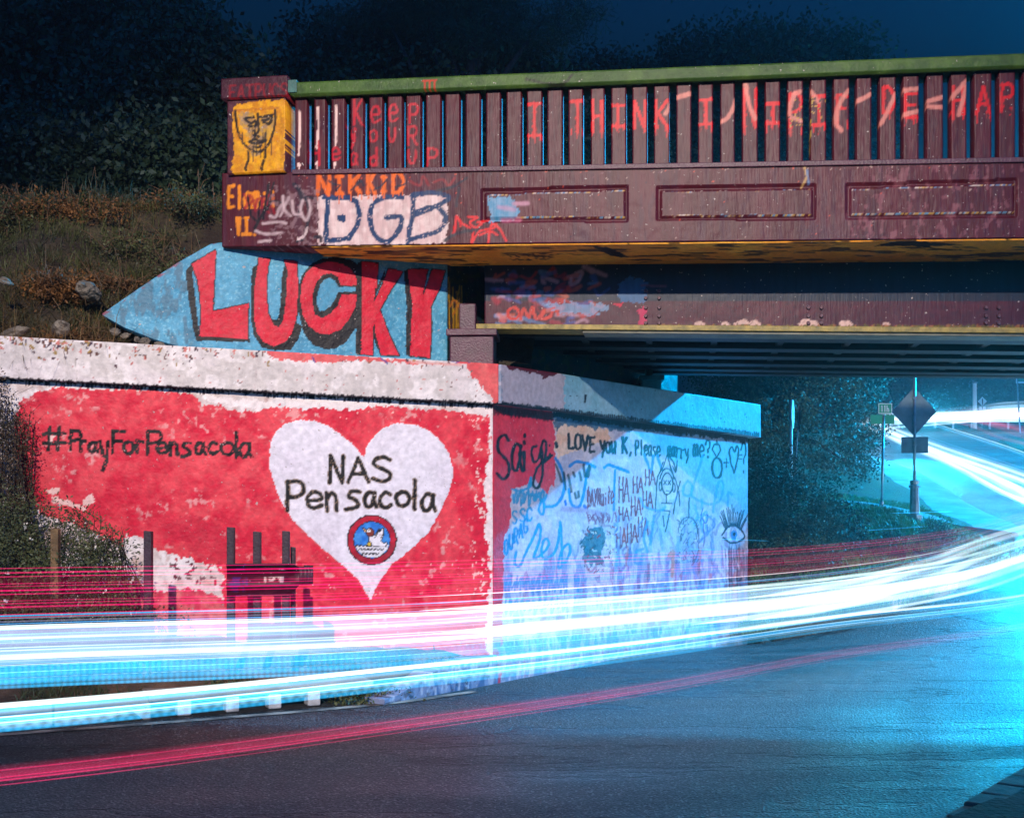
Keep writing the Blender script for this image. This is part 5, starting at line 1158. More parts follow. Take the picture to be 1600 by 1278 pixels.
# tangled brambles on the bank
M_BRAM = leafmat("dead_bramble_leaves", (.20, .085, .02), (.045, .022, .01), .7, 3); M_BRAM2 = leafmat("bramble_leaves", (.075, .085, .025), (.02, .025, .01), .6, 3)
def bramble(px, Y, rx, h, m, lab, seed, n=2600):
    x = (px - CX) / F * Y; s_ = (x - W.a[0]) * W.d[0] + (Y - W.a[1]) * W.d[1]; t_ = -((x - W.a[0]) * W.n[0] + (Y - W.a[1]) * W.n[1]); q = emb_xyz(np.array([s_]), np.array([t_]))[0]
    root = tag(empty("bramble", tuple(q), 0, True), lab, "bramble", "brambles tangled over the bank"); r = np.random.default_rng(seed)
    bl = [(q[0] + r.normal() * rx * .5, q[1] + r.normal() * .15, q[2] + h * r.uniform(.1, .7), rx * r.uniform(.4, .8), .25, h * r.uniform(.4, .7)) for _ in range(5)]
    P_ = blob_pts(bl, n // 7, seed, 0); link("foliage", leaf_mesh("foliage", clumps(P_, 7, .04, seed), .035, m, .45, 0, seed), root)
    mb = MB()
    for k in range(36):
        a = P_[r.integers(len(P_))]; b = a + r.normal(size=3) * [.22, .12, .16]; c = (a + b) / 2 + [0, 0, abs(r.normal()) * .1]; mb.tube([a, c, b], [.004, .003, .002], 4, False)
    for k in range(12):
        a = q + r.normal(size=3) * [rx * .6, .1, 0]; mb.tube([a, a + [r.normal() * .05, 0, h * .6], a + [r.normal() * .14, 0, h * (1.1 + r.uniform(0, .5))]], [.005, .004, .0015], 4, False)
    mb.build("stems", mat("dead_stems", (.13, .075, .035), .8) if "dead_stems" not in bpy.data.materials else bpy.data.materials["dead_stems"], root)["kind"] = "stuff"
for j, (px, Y, rx, h, m, lab) in enumerate(((40, 12.3, .7, .35, M_BRAM2, "dark bramble on the crest at the left edge"), (150, 12.2, .6, .25, M_BRAM, "rusty bramble on the crest left of the middle of the bank"), (255, 12.0, .55, .22, M_BRAM, "orange-brown bramble on the crest nearest the pier but one"), (330, 11.6, .4, .25, M_BRAM2, "olive bramble against the bridge pier"),
        (230, 11.2, .5, .3, M_BRAM2, "dark bramble above the slope of the blue wall"), (90, 11.4, .5, .25, M_BRAM, "rusty bramble between the strap-leaved plants"), (10, 11.0, .5, .3, M_BRAM2, "dark bramble half way down the left edge"), (180, 10.7, .35, .2, M_BRAM, "brown bramble just above the tip of the blue wall"),
        (60, 10.3, .4, .18, M_BRAM, "low rusty bramble above the long pale rock"), (300, 10.9, .35, .25, M_BRAM2, "dark bramble right behind the shoulder of the blue wall"), (130, 9.95, .22, .1, M_BRAM, "lowest brown bramble beside the squarish rock"))):
    bramble(px, Y, rx, h, m, lab, 300 + j)
# low grass on the soil strip
r = np.random.default_rng(15); n = 16000; s = r.uniform(.40, .97, n); t = r.uniform(.04, .98, n); k = (fbm(s * 26, t * 5, 9) > np.interp(s, [.4, .66, .75, 1], [.3, .42, .62, .62])); s, t = s[k], t[k]
q = np.concatenate([bank_xy(s, t), (bank_z(s, t))[:, None]], 1); D = r.normal(size=(len(s), 3)) * .045; D[:, 2] = r.uniform(.03, .11, len(s))
tag(link("verge_grass", blade_mesh("verge_grass", q, D, .004, M_GRASS)), kind="stuff")
for j, (px, Y, lab) in enumerate(((545, 8.98, "leafy weed at the left of the drain's end by the kerb"), (590, 9.1, "leafy weed growing where the blue kerb wall begins"), (610, 9.16, "smallest kerb weed, against the blue kerb wall"))):
    x = (px - CX) / F * Y; r = np.random.default_rng(31 + j); C = np.array([x, Y, .04]) + r.normal(size=(220 - 50 * j, 3)) * [.09, .04, .035]; C[:, 2] = np.abs(C[:, 2])
    tag(link("kerb_weed", leaf_mesh("kerb_weed", C, .032, M_GRASS, .5, .3, j)), lab, "plant", "weeds along the kerb")
# near verge at the lower right
r = np.random.default_rng(16); n = 9000; gx = r.uniform(.8, 6, n); gy = r.uniform(2.4, 8, n); k = (~inside(road_poly, gx, gy)) & (.807 * gx - .591 * gy > -1.28); gx, gy = gx[k], gy[k]
D = r.normal(size=(len(gx), 3)) * .03; D[:, 2] = r.uniform(.02, .07, len(gx))
tag(link("near_verge_grass", blade_mesh("near_verge_grass", np.stack([gx, gy, height(gx, gy) + .05], 1), D, .004, M_GRASS)), kind="stuff")

# ------------------------------------------------------------------ posts and guard rail by the wing wall
def post(px, y0, y1, Y, w, m, parent=None, label=None, lean=0.0, cat="post"):
    a = at(px, y1, Y); h = (y1 - y0) / F * Y; mb = MB(); mb.hexa([(-w / 2, -w / 2, -.1), (w / 2, -w / 2, -.1), (w / 2, w / 2, -.1), (-w / 2, w / 2, -.1), (-w / 2 + lean, -w / 2, h), (w / 2 + lean, -w / 2, h - .006), (w / 2 + lean, w / 2, h - .006), (-w / 2 + lean, w / 2, h)])
    if parent: return mb.build("post", m, parent, .004, loc=Vector(a) - parent.location)
    return tag(mb.build("wooden_post", m, None, .004, loc=a), label, cat, "posts along the wall foot")
post(87, 825, 960, 8.45, .056, M_WOOD, None, "bare yellowish wooden post standing in the olive bush")
post(232, 829, 985, 8.7, .058, M_WOODP, None, "dark purple post alone in front of the white paint patch")
gr = tag(empty("guard_rail", tuple(at(420, 990, 8.85)), 0, True), "short dark guard rail end on posts in front of the red wall, daubed with 159", "guard rail")
for px, y0, w in ((361, 823, .055), (402, 830, .056), (447, 829, .053), (458, 854, .036)): post(px, y0, 990, 8.85 + (.12 if px == 458 else 0), w, M_WOODP, gr)
GP = Plane((-2.16, 8.72), (-1.60, 8.80))
def rail_depth(U, Zv): return .035 * np.cos((Zv - .95) * 38) * (1 - .8 * sm(.47, .55, U))
V, Q, U_, Z_ = panel(GP, 0, GP.L, lambda u: .86 + .09 * sm(.46, .56, u), lambda u: 1.11 - .03 * sm(.46, .56, u), .009, 0, .02, .002, 7, rail_depth)
p = Painter(V); p.fill((34, 20, 34)); p.mottle((70, 34, 44), 8, .5, .6, .8); p.mottle((30, 44, 110), 10, .5, .55, .8, 9, (1, 2), (p.x < 400) * 1.0); p.poly([(408, 888), (444, 886), (444, 910), (408, 911)], (70, 34, 30), 2)
p.poly([(438, 888), (444, 888), (444, 910), (438, 910)], (190, 170, 180), 1.5, .8)
p.text("159", 410, 908, 442, 907, 19, 3, (214, 186, 180))
link("rail_beam", mesh_from("rail_beam", V, Q, M_WALL, p.c, True), gr)
mb = MB(); a = np.linspace(-1.3, 1.6, 9); c = GP.xy(GP.L - .02)
for k in range(8):
    q0 = c + GP.d * .1 * math.cos(a[k]) - GP.n * (.1 + .1 * math.sin(a[k]) * -1 - .1); q1 = c + GP.d * .1 * math.cos(a[k + 1]) - GP.n * (.1 + .1 * math.sin(a[k + 1]) * -1 - .1)
    mb.hexa([(q0[0], q0[1], .95), (q1[0], q1[1], .95), (q1[0], q1[1] + .012, .95), (q0[0], q0[1] + .012, .95), (q0[0], q0[1], 1.09), (q1[0], q1[1], 1.09), (q1[0], q1[1] + .012, 1.09), (q0[0], q0[1] + .012, 1.09)])
mb.build("rail_end_shoe", M_WOODP, gr, smooth=True)

# ------------------------------------------------------------------ signs and poles beyond the bridge
def prism(mb, pts, y0, y1):          # outline in x,z -> plate between y0 and y1
    n = len(pts); V = [(x, y0, z) for x, z in pts] + [(x, y1, z) for x, z in pts]
    o = mb.n; mb.V.append(np.array(V, float)); mb.n += 2 * n
    c0 = mb.n; cx_ = sum(q[0] for q in pts) / n; cz = sum(q[1] for q in pts) / n; mb.V.append(np.array([(cx_, y0, cz), (cx_, y1, cz)])); mb.n += 2
    for k in range(n):
        k2 = (k + 1) % n; mb.T += [[o + k, o + k2, c0], [o + n + k2, o + n + k, c0 + 1]]; mb.Q.append([o + k2, o + k, o + n + k, o + n + k2])
YS = 17.0; sc = YS / F
def L2(pts, x0, yb): return [((x - x0) * sc, (yb - y) * sc) for x, y in pts]
v = at(1429, 815, YS); s1 = tag(empty("warning_sign", v, math.radians(-4)), "diamond warning sign seen from behind on a pole with a cast pedestal", "sign")
mb = MB(); mb.tube([(0, 0, .0), (0, 0, 2.5)], .021, 12); mb.build("pole", M_GALV, s1, smooth=True)
mb = MB(); mb.tube([(0, 0, -.12), (0, 0, .1), (0, 0, .101), (0, 0, .12), (0, 0, .45), (0, 0, .5)], [.115, .115, .1, .075, .062, .062], 8); mb.build("pedestal", M_GALV, s1)
mb = MB(); mb.tube([(0, 0, .50), (0, 0, .53), (0, 0, .55), (0, 0, .60), (0, 0, .62)], [.085, .085, .06, .07, .03], 12); mb.build("collar", M_GALV, s1)
mb = MB(); mb.box(-.13, .13, -.11, .11, -.14, -.07); mb.build("base_plate", M_KERB, s1, .008)
mb = MB(); hw = .325; zc = (815 - 643) * sc
dm = [(0, zc - .345), (.02, zc - .335), (hw - .012, zc - .015), (hw, zc), (hw - .012, zc + .015), (.02, zc + .335), (0, zc + .345), (-.02, zc + .335), (-hw + .012, zc + .015), (-hw, zc), (-hw + .012, zc - .015), (-.02, zc - .335)]
prism(mb, dm, .026, .032); mb.build("sign_panel", M_SIGNBACK, s1)
mb = MB(); zp = (815 - 695) * sc; mb.box(-.185, .205, .026, .032, zp - .12, zp + .12); mb.build("placard", M_SIGNBACK, s1, .01)
for zz_ in (zc + .2, zc - .2, zp): mb = MB(); mb.box(-.03, .03, -.024, .024, zz_ - .012, zz_ + .012); mb.build("bracket", M_GALV, s1)
YS2 = 18.3; k2 = YS2 / F
v = at(1379, 795, YS2); s2 = tag(empty("street_name_sign", v), "street name sign on a slim pole, two green blades one above the other", "sign")
mb = MB(); mb.tube([(-.02, 0, -.1), (0.02, 0, 147 * k2)], .019, 10); mb.build("pole", M_GALV, s2, smooth=True); mb = MB(); mb.tube([(-.02, 0, -.02), (-.02, 0, .12)], .035, 10); mb.build("pole_sleeve", M_GALV, s2)
M_SGREEN = mat("green_sign_sheeting", (.03, .30, .16), .4, .1, 5, .05); M_SWHITE = mat("white_sign_sheeting", (.80, .82, .80), .4, .05, 5, .05)
mb = MB(); mb.box(-.07, .15, -.008, 0, 148 * k2, 165 * k2); bl = mb.build("name_blade", M_SGREEN, s2, .006)
mb = MB()
for a_, b_, c_, d_ in ((-.067, .147, 148.6, 149.5), (-.067, .147, 163.6, 164.5), (-.067, -.058, 149.5, 163.6), (.138, .147, 149.5, 163.6)): mb.box(a_, b_, -.011, -.0085, c_ * k2, d_ * k2)
mb.build("border", M_SWHITE, bl)
def strokes3(mb, t, x0, x1, z0, z1, y, w):
    n = len(t)
    for i_, ch in enumerate(t):
        xa = x0 + (x1 - x0) * i_ / n; xb = x0 + (x1 - x0) * (i_ + .75) / n
        for pts, cur in glyph_lines(ch):
            pts = catmull(pts, 4) if cur else pts
            for a_, b_ in zip(pts[:-1], pts[1:]):
                ax, az = xa + a_[0] / 10 * (xb - xa), z1 - a_[1] / 10 * (z1 - z0); bx_, bz = xa + b_[0] / 10 * (xb - xa), z1 - b_[1] / 10 * (z1 - z0)
                l = math.hypot(bx_ - ax, bz - az) or 1e-6; nx, nz = -(bz - az) / l * w / 2, (bx_ - ax) / l * w / 2
                mb.add([(ax - nx, y, az - nz), (bx_ - nx, y, bz - nz), (bx_ + nx, y, bz + nz), (ax + nx, y, az + nz)], [(0, 1, 2, 3)])
mb = MB(); strokes3(mb, "11h", -.03, .11, 151.5 * k2, 161.5 * k2, -.0125, .014); mb.build("lettering", M_SWHITE, bl)
mb = MB(); mb.box(-.19, .19, .004, .012, 133 * k2, 147 * k2); mb.build("name_blade", M_SGREEN, s2, .006)
v = at(1236, 775, 16.6); s3 = tag(empty("stop_sign", v, math.radians(71)), "octagonal sign seen edge on beside the big bush, bright at its rim", "sign"); k3 = 16.6 / F
mb = MB(); mb.tube([(0, 0, -.2), (0, 0, 150 * k3)], .022, 10); mb.build("pole", M_SWHITE, s3, smooth=True)
mb = MB(); R8 = 22 * k3; prism(mb, [(R8 / math.cos(math.pi / 8) * math.cos(math.pi / 8 + j * math.pi / 4), 128 * k3 + R8 / math.cos(math.pi / 8) * math.sin(math.pi / 8 + j * math.pi / 4)) for j in range(8)], -.03, -.024); mb.build("sign_panel", M_SWHITE, s3)
v = at(1240, 768, 17.4); s4 = tag(empty("diamond_sign", v, math.radians(84)), "thin leaning post with a dark diamond sign nearly edge on", "sign"); k4 = 17.4 / F
mb = MB(); mb.tube([(0, 0, -.2), (0, -.08, 135 * k4)], .010, 8); mb.build("pole", M_GALV, s4)
mb = MB(); prism(mb, [(0, 95 * k4), (.23, 117 * k4), (0, 139 * k4), (-.23, 117 * k4)], -.085, -.079); mb.build("sign_panel", M_STEEL_D, s4)
def farsign(px, py, Y, yb, label, hw, plac=True):
    k = Y / F; v = at(px, yb, Y); r_ = tag(empty("warning_sign", v), label, "sign"); z = (yb - py) * k
    mb = MB(); mb.tube([(0, .02, -.3), (0, .02, z)], .03, 8); mb.build("pole", M_GALV, r_)
    mb = MB(); h = hw * k; prism(mb, [(0, z - h), (h, z), (0, z + h), (-h, z)], 0, .012); mb.build("sign_panel", M_SWHITE, r_)
    mb = MB(); mb.box(-.02, .02, -.012, -.004, z - h * .55, z + h * .55); mb.build("arrow_mark", M_STEEL_D, r_)
    mb = MB(); mb.box(-h * .7, h * .7, 0, .012, z - h - .16, z - h - .02); mb.build("placard", M_SWHITE, r_)
    mb = MB(); mb.box(-.02, .02, -.012, -.004, z - h - .15, z - h - .03); mb.build("placard_mark", M_STEEL_D, r_)
farsign(1535, 627, 46, 655, "small far diamond sign with a dark upright mark and a placard under it", 7.2)
v = gp(1523, 44); s5 = tag(empty("utility_pole", v), "pale far pole standing left of the small diamond sign", "pole"); mb = MB(); mb.tube([(0, 0, -.2), (0, 0, CAM_H + (HY - 598) / F * 44 - v[2])], [.09, .07], 10); mb.build("shaft", M_SWHITE, s5)
mb = MB(); mb.tube([(0, 0, CAM_H + (HY - 599) / F * 44 - v[2]), (0, 0, CAM_H + (HY - 597) / F * 44 - v[2])], .1, 10); mb.build("cap", M_GALV, s5)
v = gp(1590, 40); s6 = tag(empty("roadside_sign", v, 0), "small pale sign on a leaning pole at the right edge under the bridge", "sign"); zt_ = CAM_H + (HY - 590) / F * 40 - v[2]
mb = MB(); mb.tube([(.1, 0, -.2), (-.02, 0, zt_)], .03, 8); mb.build("pole", M_GALV, s6); mb = MB(); mb.box(-.06, .4, -.02, -.005, zt_ - .2, zt_ + .06); mb.build("sign_panel", M_SWHITE, s6)
mb = MB(); mb.box(-.02, .34, -.026, -.021, zt_ - .14, zt_ + .0); mb.build("sign_face", M_SGREEN, s6)
# guard fence by the far bend
fe = tag(empty("far_fence", gp(1480, 44)), "low rail fence at the far bend beneath the hazy trees", "fence"); v = Vector(fe.location)
for j in range(9): mb = MB(); x = -2.6 + j * .7; mb.box(x, x + .07, 0, .07, -.3, .72); mb.build("post", M_GALV, fe)
for z_ in (.35, .6): mb = MB(); mb.box(-2.7, 3.2, -.03, 0, z_, z_ + .09); mb.build("rail", M_GALV, fe)

# ------------------------------------------------------------------ light trails of the passing traffic
def trail_mat(name, col, k, bead=0.0, freq=16.0, pw=1.6):
    m = bpy.data.materials.new(name); m.use_nodes = True; nt = m.node_tree; nt.nodes.clear(); N = nt.nodes; L = nt.links
    out = N.new("ShaderNodeOutputMaterial"); ad = N.new("ShaderNodeAddShader"); tr = N.new("ShaderNodeBsdfTransparent"); em = N.new("ShaderNodeEmission"); em.inputs[0].default_value = (*col, 1)
    lw = N.new("ShaderNodeLayerWeight"); lw.inputs[0].default_value = .5
    inv = N.new("ShaderNodeMath"); inv.operation = 'SUBTRACT'; inv.inputs[0].default_value = 1; L.new(lw.outputs["Facing"], inv.inputs[1])
    po = N.new("ShaderNodeMath"); po.operation = 'POWER'; po.inputs[1].default_value = pw; L.new(inv.outputs[0], po.inputs[0])
    ml = N.new("ShaderNodeMath"); ml.operation = 'MULTIPLY'; ml.inputs[1].default_value = k; L.new(po.outputs[0], ml.inputs[0]); last = ml
    a = N.new("ShaderNodeAttribute"); a.attribute_name = "run"
    no = N.new("ShaderNodeTexNoise"); no.noise_dimensions = '1D'; no.inputs["Scale"].default_value = .9; no.inputs["Detail"].default_value = 4; L.new(a.outputs["Fac"], no.inputs["W"])
    mr = N.new("ShaderNodeMapRange"); mr.inputs[1].default_value = .3; mr.inputs[2].default_value = .7; mr.inputs[3].default_value = .7; mr.inputs[4].default_value = 1.25; L.new(no.outputs["Fac"], mr.inputs[0])
    m2 = N.new("ShaderNodeMath"); m2.operation = 'MULTIPLY'; L.new(last.outputs[0], m2.inputs[0]); L.new(mr.outputs[0], m2.inputs[1]); last = m2
    if bead:
        s = N.new("ShaderNodeMath"); s.operation = 'MULTIPLY'; s.inputs[1].default_value = freq * 6.283; L.new(a.outputs["Fac"], s.inputs[0])
        c = N.new("ShaderNodeMath"); c.operation = 'SINE'; L.new(s.outputs[0], c.inputs[0])
        r_ = N.new("ShaderNodeMapRange"); r_.inputs[1].default_value = -1; r_.inputs[2].default_value = 1; r_.inputs[3].default_value = 1 - bead; r_.inputs[4].default_value = 1; L.new(c.outputs[0], r_.inputs[0])
        m4 = N.new("ShaderNodeMath"); m4.operation = 'MULTIPLY'; L.new(last.outputs[0], m4.inputs[0]); L.new(r_.outputs[0], m4.inputs[1]); last = m4
    L.new(last.outputs[0], em.inputs[1]); L.new(tr.outputs[0], ad.inputs[0]); L.new(em.outputs[0], ad.inputs[1]); L.new(ad.outputs[0], out.inputs[0])
    return m
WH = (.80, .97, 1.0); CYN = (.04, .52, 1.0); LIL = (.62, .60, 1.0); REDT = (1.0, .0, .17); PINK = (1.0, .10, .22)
T_WHITE = trail_mat("white_light", WH, 1.15); T_SOFT = trail_mat("soft_white_light", (.42, .74, 1.0), .27, pw=2.2); T_LIL = trail_mat("lilac_light", LIL, .16, pw=2.2)
T_CYANS = trail_mat('soft_cyan_light', CYN, .2, pw=1.6); T_MILK = trail_mat('milky_light', (.50, .70, 1.0), .12, pw=1.6); T_FINE = trail_mat('fine_white_light', (.62, .86, 1.0), .6); T_FINEB = trail_mat('fine_blue_light', (.10, .45, 1.0), .6); T_CYAN = trail_mat("cyan_light", CYN, .55); T_BEAD = trail_mat("flickering_cyan_light", CYN, .55, .32, 27.0); T_BEAD2 = trail_mat("flickering_pale_light", (.25, .70, 1.0), .5, .5, 17.0)
T_RED = trail_mat("red_light", REDT, .42); T_REDS = trail_mat("soft_red_light", REDT, .022, pw=2.2); T_PINK = trail_mat("pink_light", PINK, .30); T_LOWR = trail_mat("low_red_reflection", (1.0, .015, .14), .10, pw=2.2); T_LOWL = trail_mat("low_red_reflection_line", (1.0, .03, .18), .26); T_GLOW = trail_mat("faint_cyan_glow", (.04, .5, 1.0), .055, pw=2.6); T_REDG = trail_mat("red_glow", (1, .02, .12), .10, pw=2.4)

U0 = [(-9, 4.2, .7), (-6, 5.8, .7), (-3.1, 7.0, .7), (-.87, 7.8, .7), (1.03, 9.3, .7), (3.14, 11.3, .72), (4.98, 12.8, .84), (6.22, 14.0, 1.0), (8.0, 16.0, 1.25), (9.25, 18.3, 1.55), (9.75, 21.4, 2.08), (9.95, 27.1, 3.06), (10.35, 33, 4.14), (12.5, 38, 4.62), (16, 41, 4.95), (22, 42, 5.05), (36, 42, 5.05)]
L0 = [(-7, 1.9, .7), (-4.4, 3.4, .7), (-2.05, 4.6, .7), (-.63, 5.65, .7), (.755, 6.85, .7), (2.35, 8.5, .70), (4.74, 10.7, .70), (7.0, 13.2, .80), (9.0, 15.5, 1.15), (10.5, 18, 1.45), (10.9, 21.2, 2.0), (11.2, 26, 2.95), (11.6, 32, 4.0), (13.5, 36.8, 4.5), (17, 39.4, 4.85), (24, 40.3, 4.95), (36, 40.4, 4.95)]
def resample(P0, n=12): return np.array(catmull(P0, n))
def strand(parent, path, lat, dz, hz, hw, m, t0=0.0, t1=1.0, wob=.0, seed=0, name="streak"):
    c = resample(path); n = len(c); a, b = int(t0 * (n - 1)), int(t1 * (n - 1)); c = c[a:b + 1]
    t = np.gradient(c, axis=0); t /= np.linalg.norm(t, axis=1)[:, None]; sd = np.stack([t[:, 1], -t[:, 0], 0 * t[:, 0]], 1); sd /= np.linalg.norm(sd, axis=1)[:, None]
    d = np.concatenate([[0], np.cumsum(np.linalg.norm(np.diff(c, axis=0), axis=1))])
    w = (fbm(d * .25 + seed * 3.1, d * 0 + seed, seed, 2) - .5) * 2 * wob
    c = c + sd * (lat + w * 1.5)[:, None] if hasattr(lat, '__len__') else c + sd * (lat + w)[:, None]
    c[:, 2] += dz + w * .3
    V = []; k = 8
    taper = np.minimum(1, np.minimum(np.arange(len(c)) / 4, (len(c) - 1 - np.arange(len(c))) / 4)) * .97 + .03
    up = np.cross(sd, t)
    for j in range(k):
        g = 2 * math.pi * j / k; V.append(c + sd * (math.cos(g) * hw * taper)[:, None] + up * (math.sin(g) * hz * taper)[:, None])
    V = np.stack(V, 1).reshape(-1, 3)
    Q = [(i_ * k + j, i_ * k + (j + 1) % k, (i_ + 1) * k + (j + 1) % k, (i_ + 1) * k + j) for i_ in range(len(c) - 1) for j in range(k)]
    me = mesh_from(name, V, Q, m, smooth=True); at2 = me.attributes.new("run", 'FLOAT', 'POINT'); at2.data.foreach_set("value", np.repeat(d + seed, k).astype(np.float32))
    return link(name, me, parent)
def bundle(label, loc):
    return tag(empty("light_trail", loc, 0, True), label, "light trail", "light trails of passing cars")
b1 = bundle("broad white headlight trail nearest the walls, sweeping round the bend", (1.03, 9.3, .7))
for lat, dz, hz, hw, m in ((0, .095, .010, .008, T_FINE), (0, .075, .022, .02, T_LIL), (0, .03, .034, .03, T_SOFT), (.03, .035, .008, .008, T_FINE), (0, -.01, .02, .02, T_LIL), (.0, -.055, .040, .03, T_SOFT), (.02, -.075, .012, .01, T_FINE),
                          (.0, -.105, .030, .025, T_SOFT), (0, -.06, .1, .06, T_GLOW), (0, .06, .05, .04, T_LIL), (0, -.02, .12, .06, T_MILK), (.02, -.06, .07, .05, T_MILK), (.0, .05, .05, .04, T_MILK)): strand(b1, U0, lat, dz, hz, hw, m, wob=.015, seed=len(b1.children))
rs = random.Random(5)
for j in range(26):
    dz = rs.uniform(-.14, .12); strand(b1, U0, rs.uniform(-.08, .1), dz, rs.choice((.002, .003, .004, .007)), .004, rs.choice((T_FINE, T_FINE, T_LIL, T_FINEB, T_SOFT)), rs.choice((0, 0, 0, .1)), 1, wob=.03, seed=300 + j)
b2 = bundle("flickering blue lamp trail under the broad white one", (1.0, 9.2, .5))
for lat, dz, hz, hw, m in ((.05, -.150, .026, .02, T_BEAD), (.05, -.185, .020, .015, T_BEAD), (.05, -.17, .004, .004, T_BEAD2), (.05, -.205, .003, .003, T_BEAD2), (.06, -.225, .022, .015, T_BEAD), (.06, -.255, .012, .01, T_BEAD), (.05, -.18, .06, .04, T_CYANS), (.03, -.135, .004, .004, T_BEAD2)): strand(b2, U0, lat, dz, hz, hw, m, wob=.01, seed=20 + len(b2.children))
b3 = bundle("bright cyan and white headlight ribbon lowest over the road", (.75, 6.8, .7))
for lat, dz, hz, hw, m in ((0, .028, .012, .01, T_WHITE), (0, .01, .012, .012, T_CYAN), (0, .0, .014, .012, T_SOFT), (0, -.022, .010, .008, T_CYAN), (.0, -.032, .013, .01, T_BEAD), (.0, -.052, .014, .01, T_BEAD2), (.0, -.07, .010, .008, T_BEAD), (0, -.02, .05, .03, T_GLOW), (0, .02, .004, .004, T_WHITE)): strand(b3, L0, lat, dz, hz, hw, m, wob=.008, seed=40 + len(b3.children))
for j in range(12): strand(b3, L0, rs.uniform(-.04, .04), rs.uniform(-.075, .04), rs.choice((.0015, .0025, .004)), .003, rs.choice((T_FINE, T_FINEB)), 0, 1, wob=.012, seed=400 + j)
b4 = bundle("white headlight trail cutting the inside of the bend, uppermost at the right", (6, 14, 1.0))
for lat, dz, hz, hw, m in ((-.22, .10, .02, .02, T_WHITE), (-.3, .05, .03, .03, T_SOFT), (-.15, .03, .05, .04, T_SOFT), (-.1, -.06, .04, .03, T_WHITE), (-.35, .14, .006, .006, T_CYAN), (-.42, .18, .004, .004, T_WHITE), (.1, -.1, .04, .04, T_SOFT)): strand(b4, U0, lat, dz, hz, hw, m, .20, 1, wob=.03, seed=60 + len(b4.children))
for lat, dz, hz, m in ((0, .02, .06, T_SOFT), (-.05, -.06, .05, T_WHITE), (.1, -.02, .05, T_WHITE), (.15, .1, .03, T_SOFT), (0, -.14, .03, T_SOFT)): strand(b4, U0, lat, dz, hz, .04, m, .24, 1, wob=.02, seed=90)
for lat, dz, hz, m in ((0, -.15, .035, T_WHITE), (.05, -.20, .03, T_SOFT), (.05, -.24, .02, T_WHITE), (.0, -.09, .03, T_WHITE), (.1, -.19, .06, T_SOFT)): strand(b4, U0, lat, dz, hz, .03, m, .27, 1, wob=.02, seed=95)
V0 = [(-.87, 7.8, .68), (1.03, 9.3, .71), (3.1, 11.3, .77), (4.65, 12.95, .95), (5.95, 14.3, 1.20), (7.7, 16.2, 1.46), (9.0, 18.4, 1.75), (9.6, 21.4, 2.15)]
for lat, dz, hz, m in ((0, 0, .035, T_WHITE), (.05, .04, .05, T_SOFT), (0, -.07, .04, T_WHITE), (.05, -.13, .05, T_SOFT), (.0, .075, .006, T_FINE), (.0, -.1, .05, T_MILK), (.05, -.19, .05, T_WHITE), (0, .11, .004, T_CYAN)): strand(b4, V0, lat, dz, hz, .03, m, .22, 1, wob=.015, seed=97)
for dz, t0, t1 in ((.16, .08, .34), (.145, .10, .30), (.125, .05, .28)): strand(b4, U0, -.1, dz, .006, .006, T_CYAN if dz > .15 else T_LIL, t0, t1, seed=80 + int(dz * 100))
b5 = bundle("band of thin red tail light lines above the white trails", (1, 9.3, 1.0))
for j, dz in enumerate((.45, .425, .40, .355, .34, .315, .29, .25, .235, .21, .165, .15)): strand(b5, U0, -.15 + .02 * (j % 3), dz, (.003, .006, .004, .0025)[j % 4], .004, T_RED, 0, .53, wob=.01, seed=100 + j)
for dz, hz, m in ((.36, .06, T_REDS), (.22, .05, T_REDS), (.29, .12, T_REDS)): strand(b5, U0, -.15, dz, hz, .04, m, 0, .53, seed=120)
for dz, hz in ((.42, .045), (.33, .045), (.25, .04)): strand(b5, U0, -.2, dz, hz, .03, T_REDG, .26, .56, seed=125)
b6 = bundle("low pink red glowing strands standing in for the tail light reflection on the asphalt in the foreground", (.7, 6.8, .45))
for dz, hz, m in ((-.225, .040, T_LOWR), (-.235, .022, T_LOWR), (-.21, .004, T_LOWL), (-.25, .004, T_LOWL), (-.268, .003, T_LOWL), (-.238, .003, T_LOWL)): strand(b6, L0, .1, dz, hz, hz, m, 0, .46, wob=.004, seed=130 + int(-dz * 100))  # glowing strands added in place of the red reflection on the road
R0 = [tuple(at(*q)) for q in ((1760, 735, 24), (1690, 716, 26), (1600, 690, 29), (1540, 668, 32), (1490, 655, 34), (1482, 648, 36), (1530, 647, 38), (1620, 652, 40), (1740, 655, 42))]
b7 = bundle("far pink tail light trails curling through the bend under the bridge", R0[2])
for j, (lat, dz) in enumerate(((0, 0), (.3, .03), (.55, -.02), (.8, .05), (-.25, .02), (1.0, 0), (-.1, .12), (.4, .1))): strand(b7, R0, lat, dz, .035 + .02 * (j % 3), .05, T_PINK if j % 3 else T_REDG, 0, 1, wob=.1, seed=150 + j)
H0 = [tuple(at(*q)) for q in ((1330, 668, 38), (1372, 656, 40), (1440, 652, 42), (1520, 646, 44), (1600, 640, 44), (1760, 640, 44))]
b8 = bundle("far white headlight trail running level along the upper road", H0[3])
for j, (dz, hz) in enumerate(((0, .10), (.14, .08), (-.16, .07), (.05, .2), (-.30, .04), (.25, .05))): strand(b8, H0, .1 * j, dz, hz, hz, (T_WHITE, T_SOFT)[j % 2], 0, 1, wob=.05, seed=170 + j)
I0 = [tuple(at(*q)) for q in ((1362, 648, 36), (1376, 664, 33), (1412, 684, 29), (1480, 714, 26.2), (1560, 748, 23.6), (1640, 790, 21.5), (1720, 826, 20))]
b9 = bundle("wide white headlight bands coming downhill on the far leg of the road", I0[3])
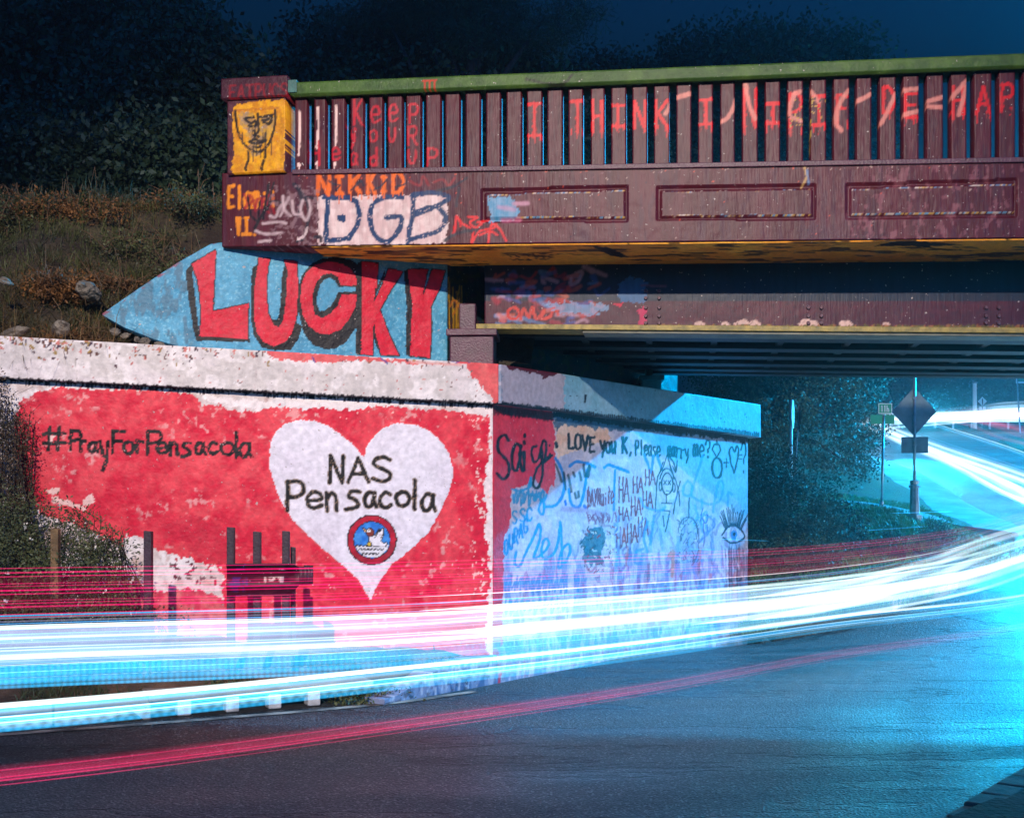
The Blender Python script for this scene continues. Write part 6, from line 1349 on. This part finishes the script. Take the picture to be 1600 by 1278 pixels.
for j, (lat, dz, hz, m) in enumerate(((.1, -.02, .2, T_MILK), (.5, .1, .25, T_MILK), (-.2, -.25, .2, T_MILK), (.9, .25, .06, T_WHITE), (0, .0, .07, T_WHITE), (.25, .06, .08, T_WHITE), (.55, .12, .07, T_SOFT), (-.3, -.12, .05, T_WHITE), (-.1, -.06, .12, T_SOFT), (.75, .2, .03, T_WHITE), (.4, .1, .14, T_SOFT), (-.45, -.16, .02, T_CYAN))): strand(b9, I0, lat, dz, hz, hz, m, 0, 1, wob=.04, seed=190 + j)
for j, (a_, b_, lab) in enumerate((((1124, 842, 12.6), (1202, 845, 13.2), "short pale light streak across the painted eye"), ((1076, 857, 12.2), (1114, 859, 12.6), "shortest faint light streak left of the painted eye"), ((1390, 802, 16.2), (1490, 799, 16.4), "thin light streak level with the pedestal of the diamond sign"),
                                   ((1348, 829, 15.2), (1452, 822, 15.8), "faint light streak low over the grass beside the bush"), ((1470, 858, 14.0), (1560, 838, 14.8), "slanting thin light streak over the grass towards the bend"))):
    p0, p1 = at(*a_), at(*b_); r_ = tag(empty("light_streak", p0, 0, True), lab, "light trail", "light trails of passing cars")
    strand(r_, [tuple(p0), tuple(p0.lerp(p1, .35)), tuple(p0.lerp(p1, .7)), tuple(p1)], 0, 0, .006, .006, T_CYAN, seed=210 + j); strand(r_, [tuple(p0), tuple(p0.lerp(p1, .5)), tuple(p1)], 0, 0, .016, .012, T_GLOW, seed=220 + j, name="glow")

# ------------------------------------------------------------------ street lamps (outside the frame, they light the place)
def street_lamp(base, head, lab):
    r_ = tag(empty("street_lamp", base, 0, True), lab, "street lamp"); b = Vector(base); h = Vector(head)
    mb = MB(); top = Vector((b.x, b.y, h.z + .25)); mb.tube([b, b + Vector((0, 0, .5)), top], [.14, .09, .06], 12); mb.build("post", M_GALV, r_, smooth=True)
    mb = MB(); mb.tube([top, top.lerp(h, .6) + Vector((0, 0, .2)), h + Vector((0, 0, .22))], [.05, .04, .04], 8); mb.build("arm", M_GALV, r_, smooth=True)
    mb = MB(); mb.box(h.x - .16, h.x + .16, h.y - .32, h.y + .32, h.z + .16, h.z + .28); mb.build("lamp_head", M_GALV, r_, .03)
street_lamp((-3.6, -5.6, 0), LAMP_NEAR, "tall street lamp on the verge behind the camera")
street_lamp((22.5, 25.5, float(height(22.5, 25.5))), LAMP_FAR, "tall street lamp on the far side of the bridge beyond the right edge")
# night air
mb = MB(); mb.box(-130, 130, -40, 190, -2, 24); hz_o = mb.build("haze", None)
hm = bpy.data.materials.new("night_air"); hm.use_nodes = True; nt = hm.node_tree; nt.nodes.clear(); o_ = nt.nodes.new("ShaderNodeOutputMaterial"); v_ = nt.nodes.new("ShaderNodeVolumePrincipled")
v_.inputs["Density"].default_value = .0032; v_.inputs["Color"].default_value = (.85, .93, 1, 1); v_.inputs["Anisotropy"].default_value = .75
nt.links.new(v_.outputs[0], o_.inputs["Volume"]); hz_o.data.materials.clear(); hz_o.data.materials.append(hm); hz_o["kind"] = "stuff"
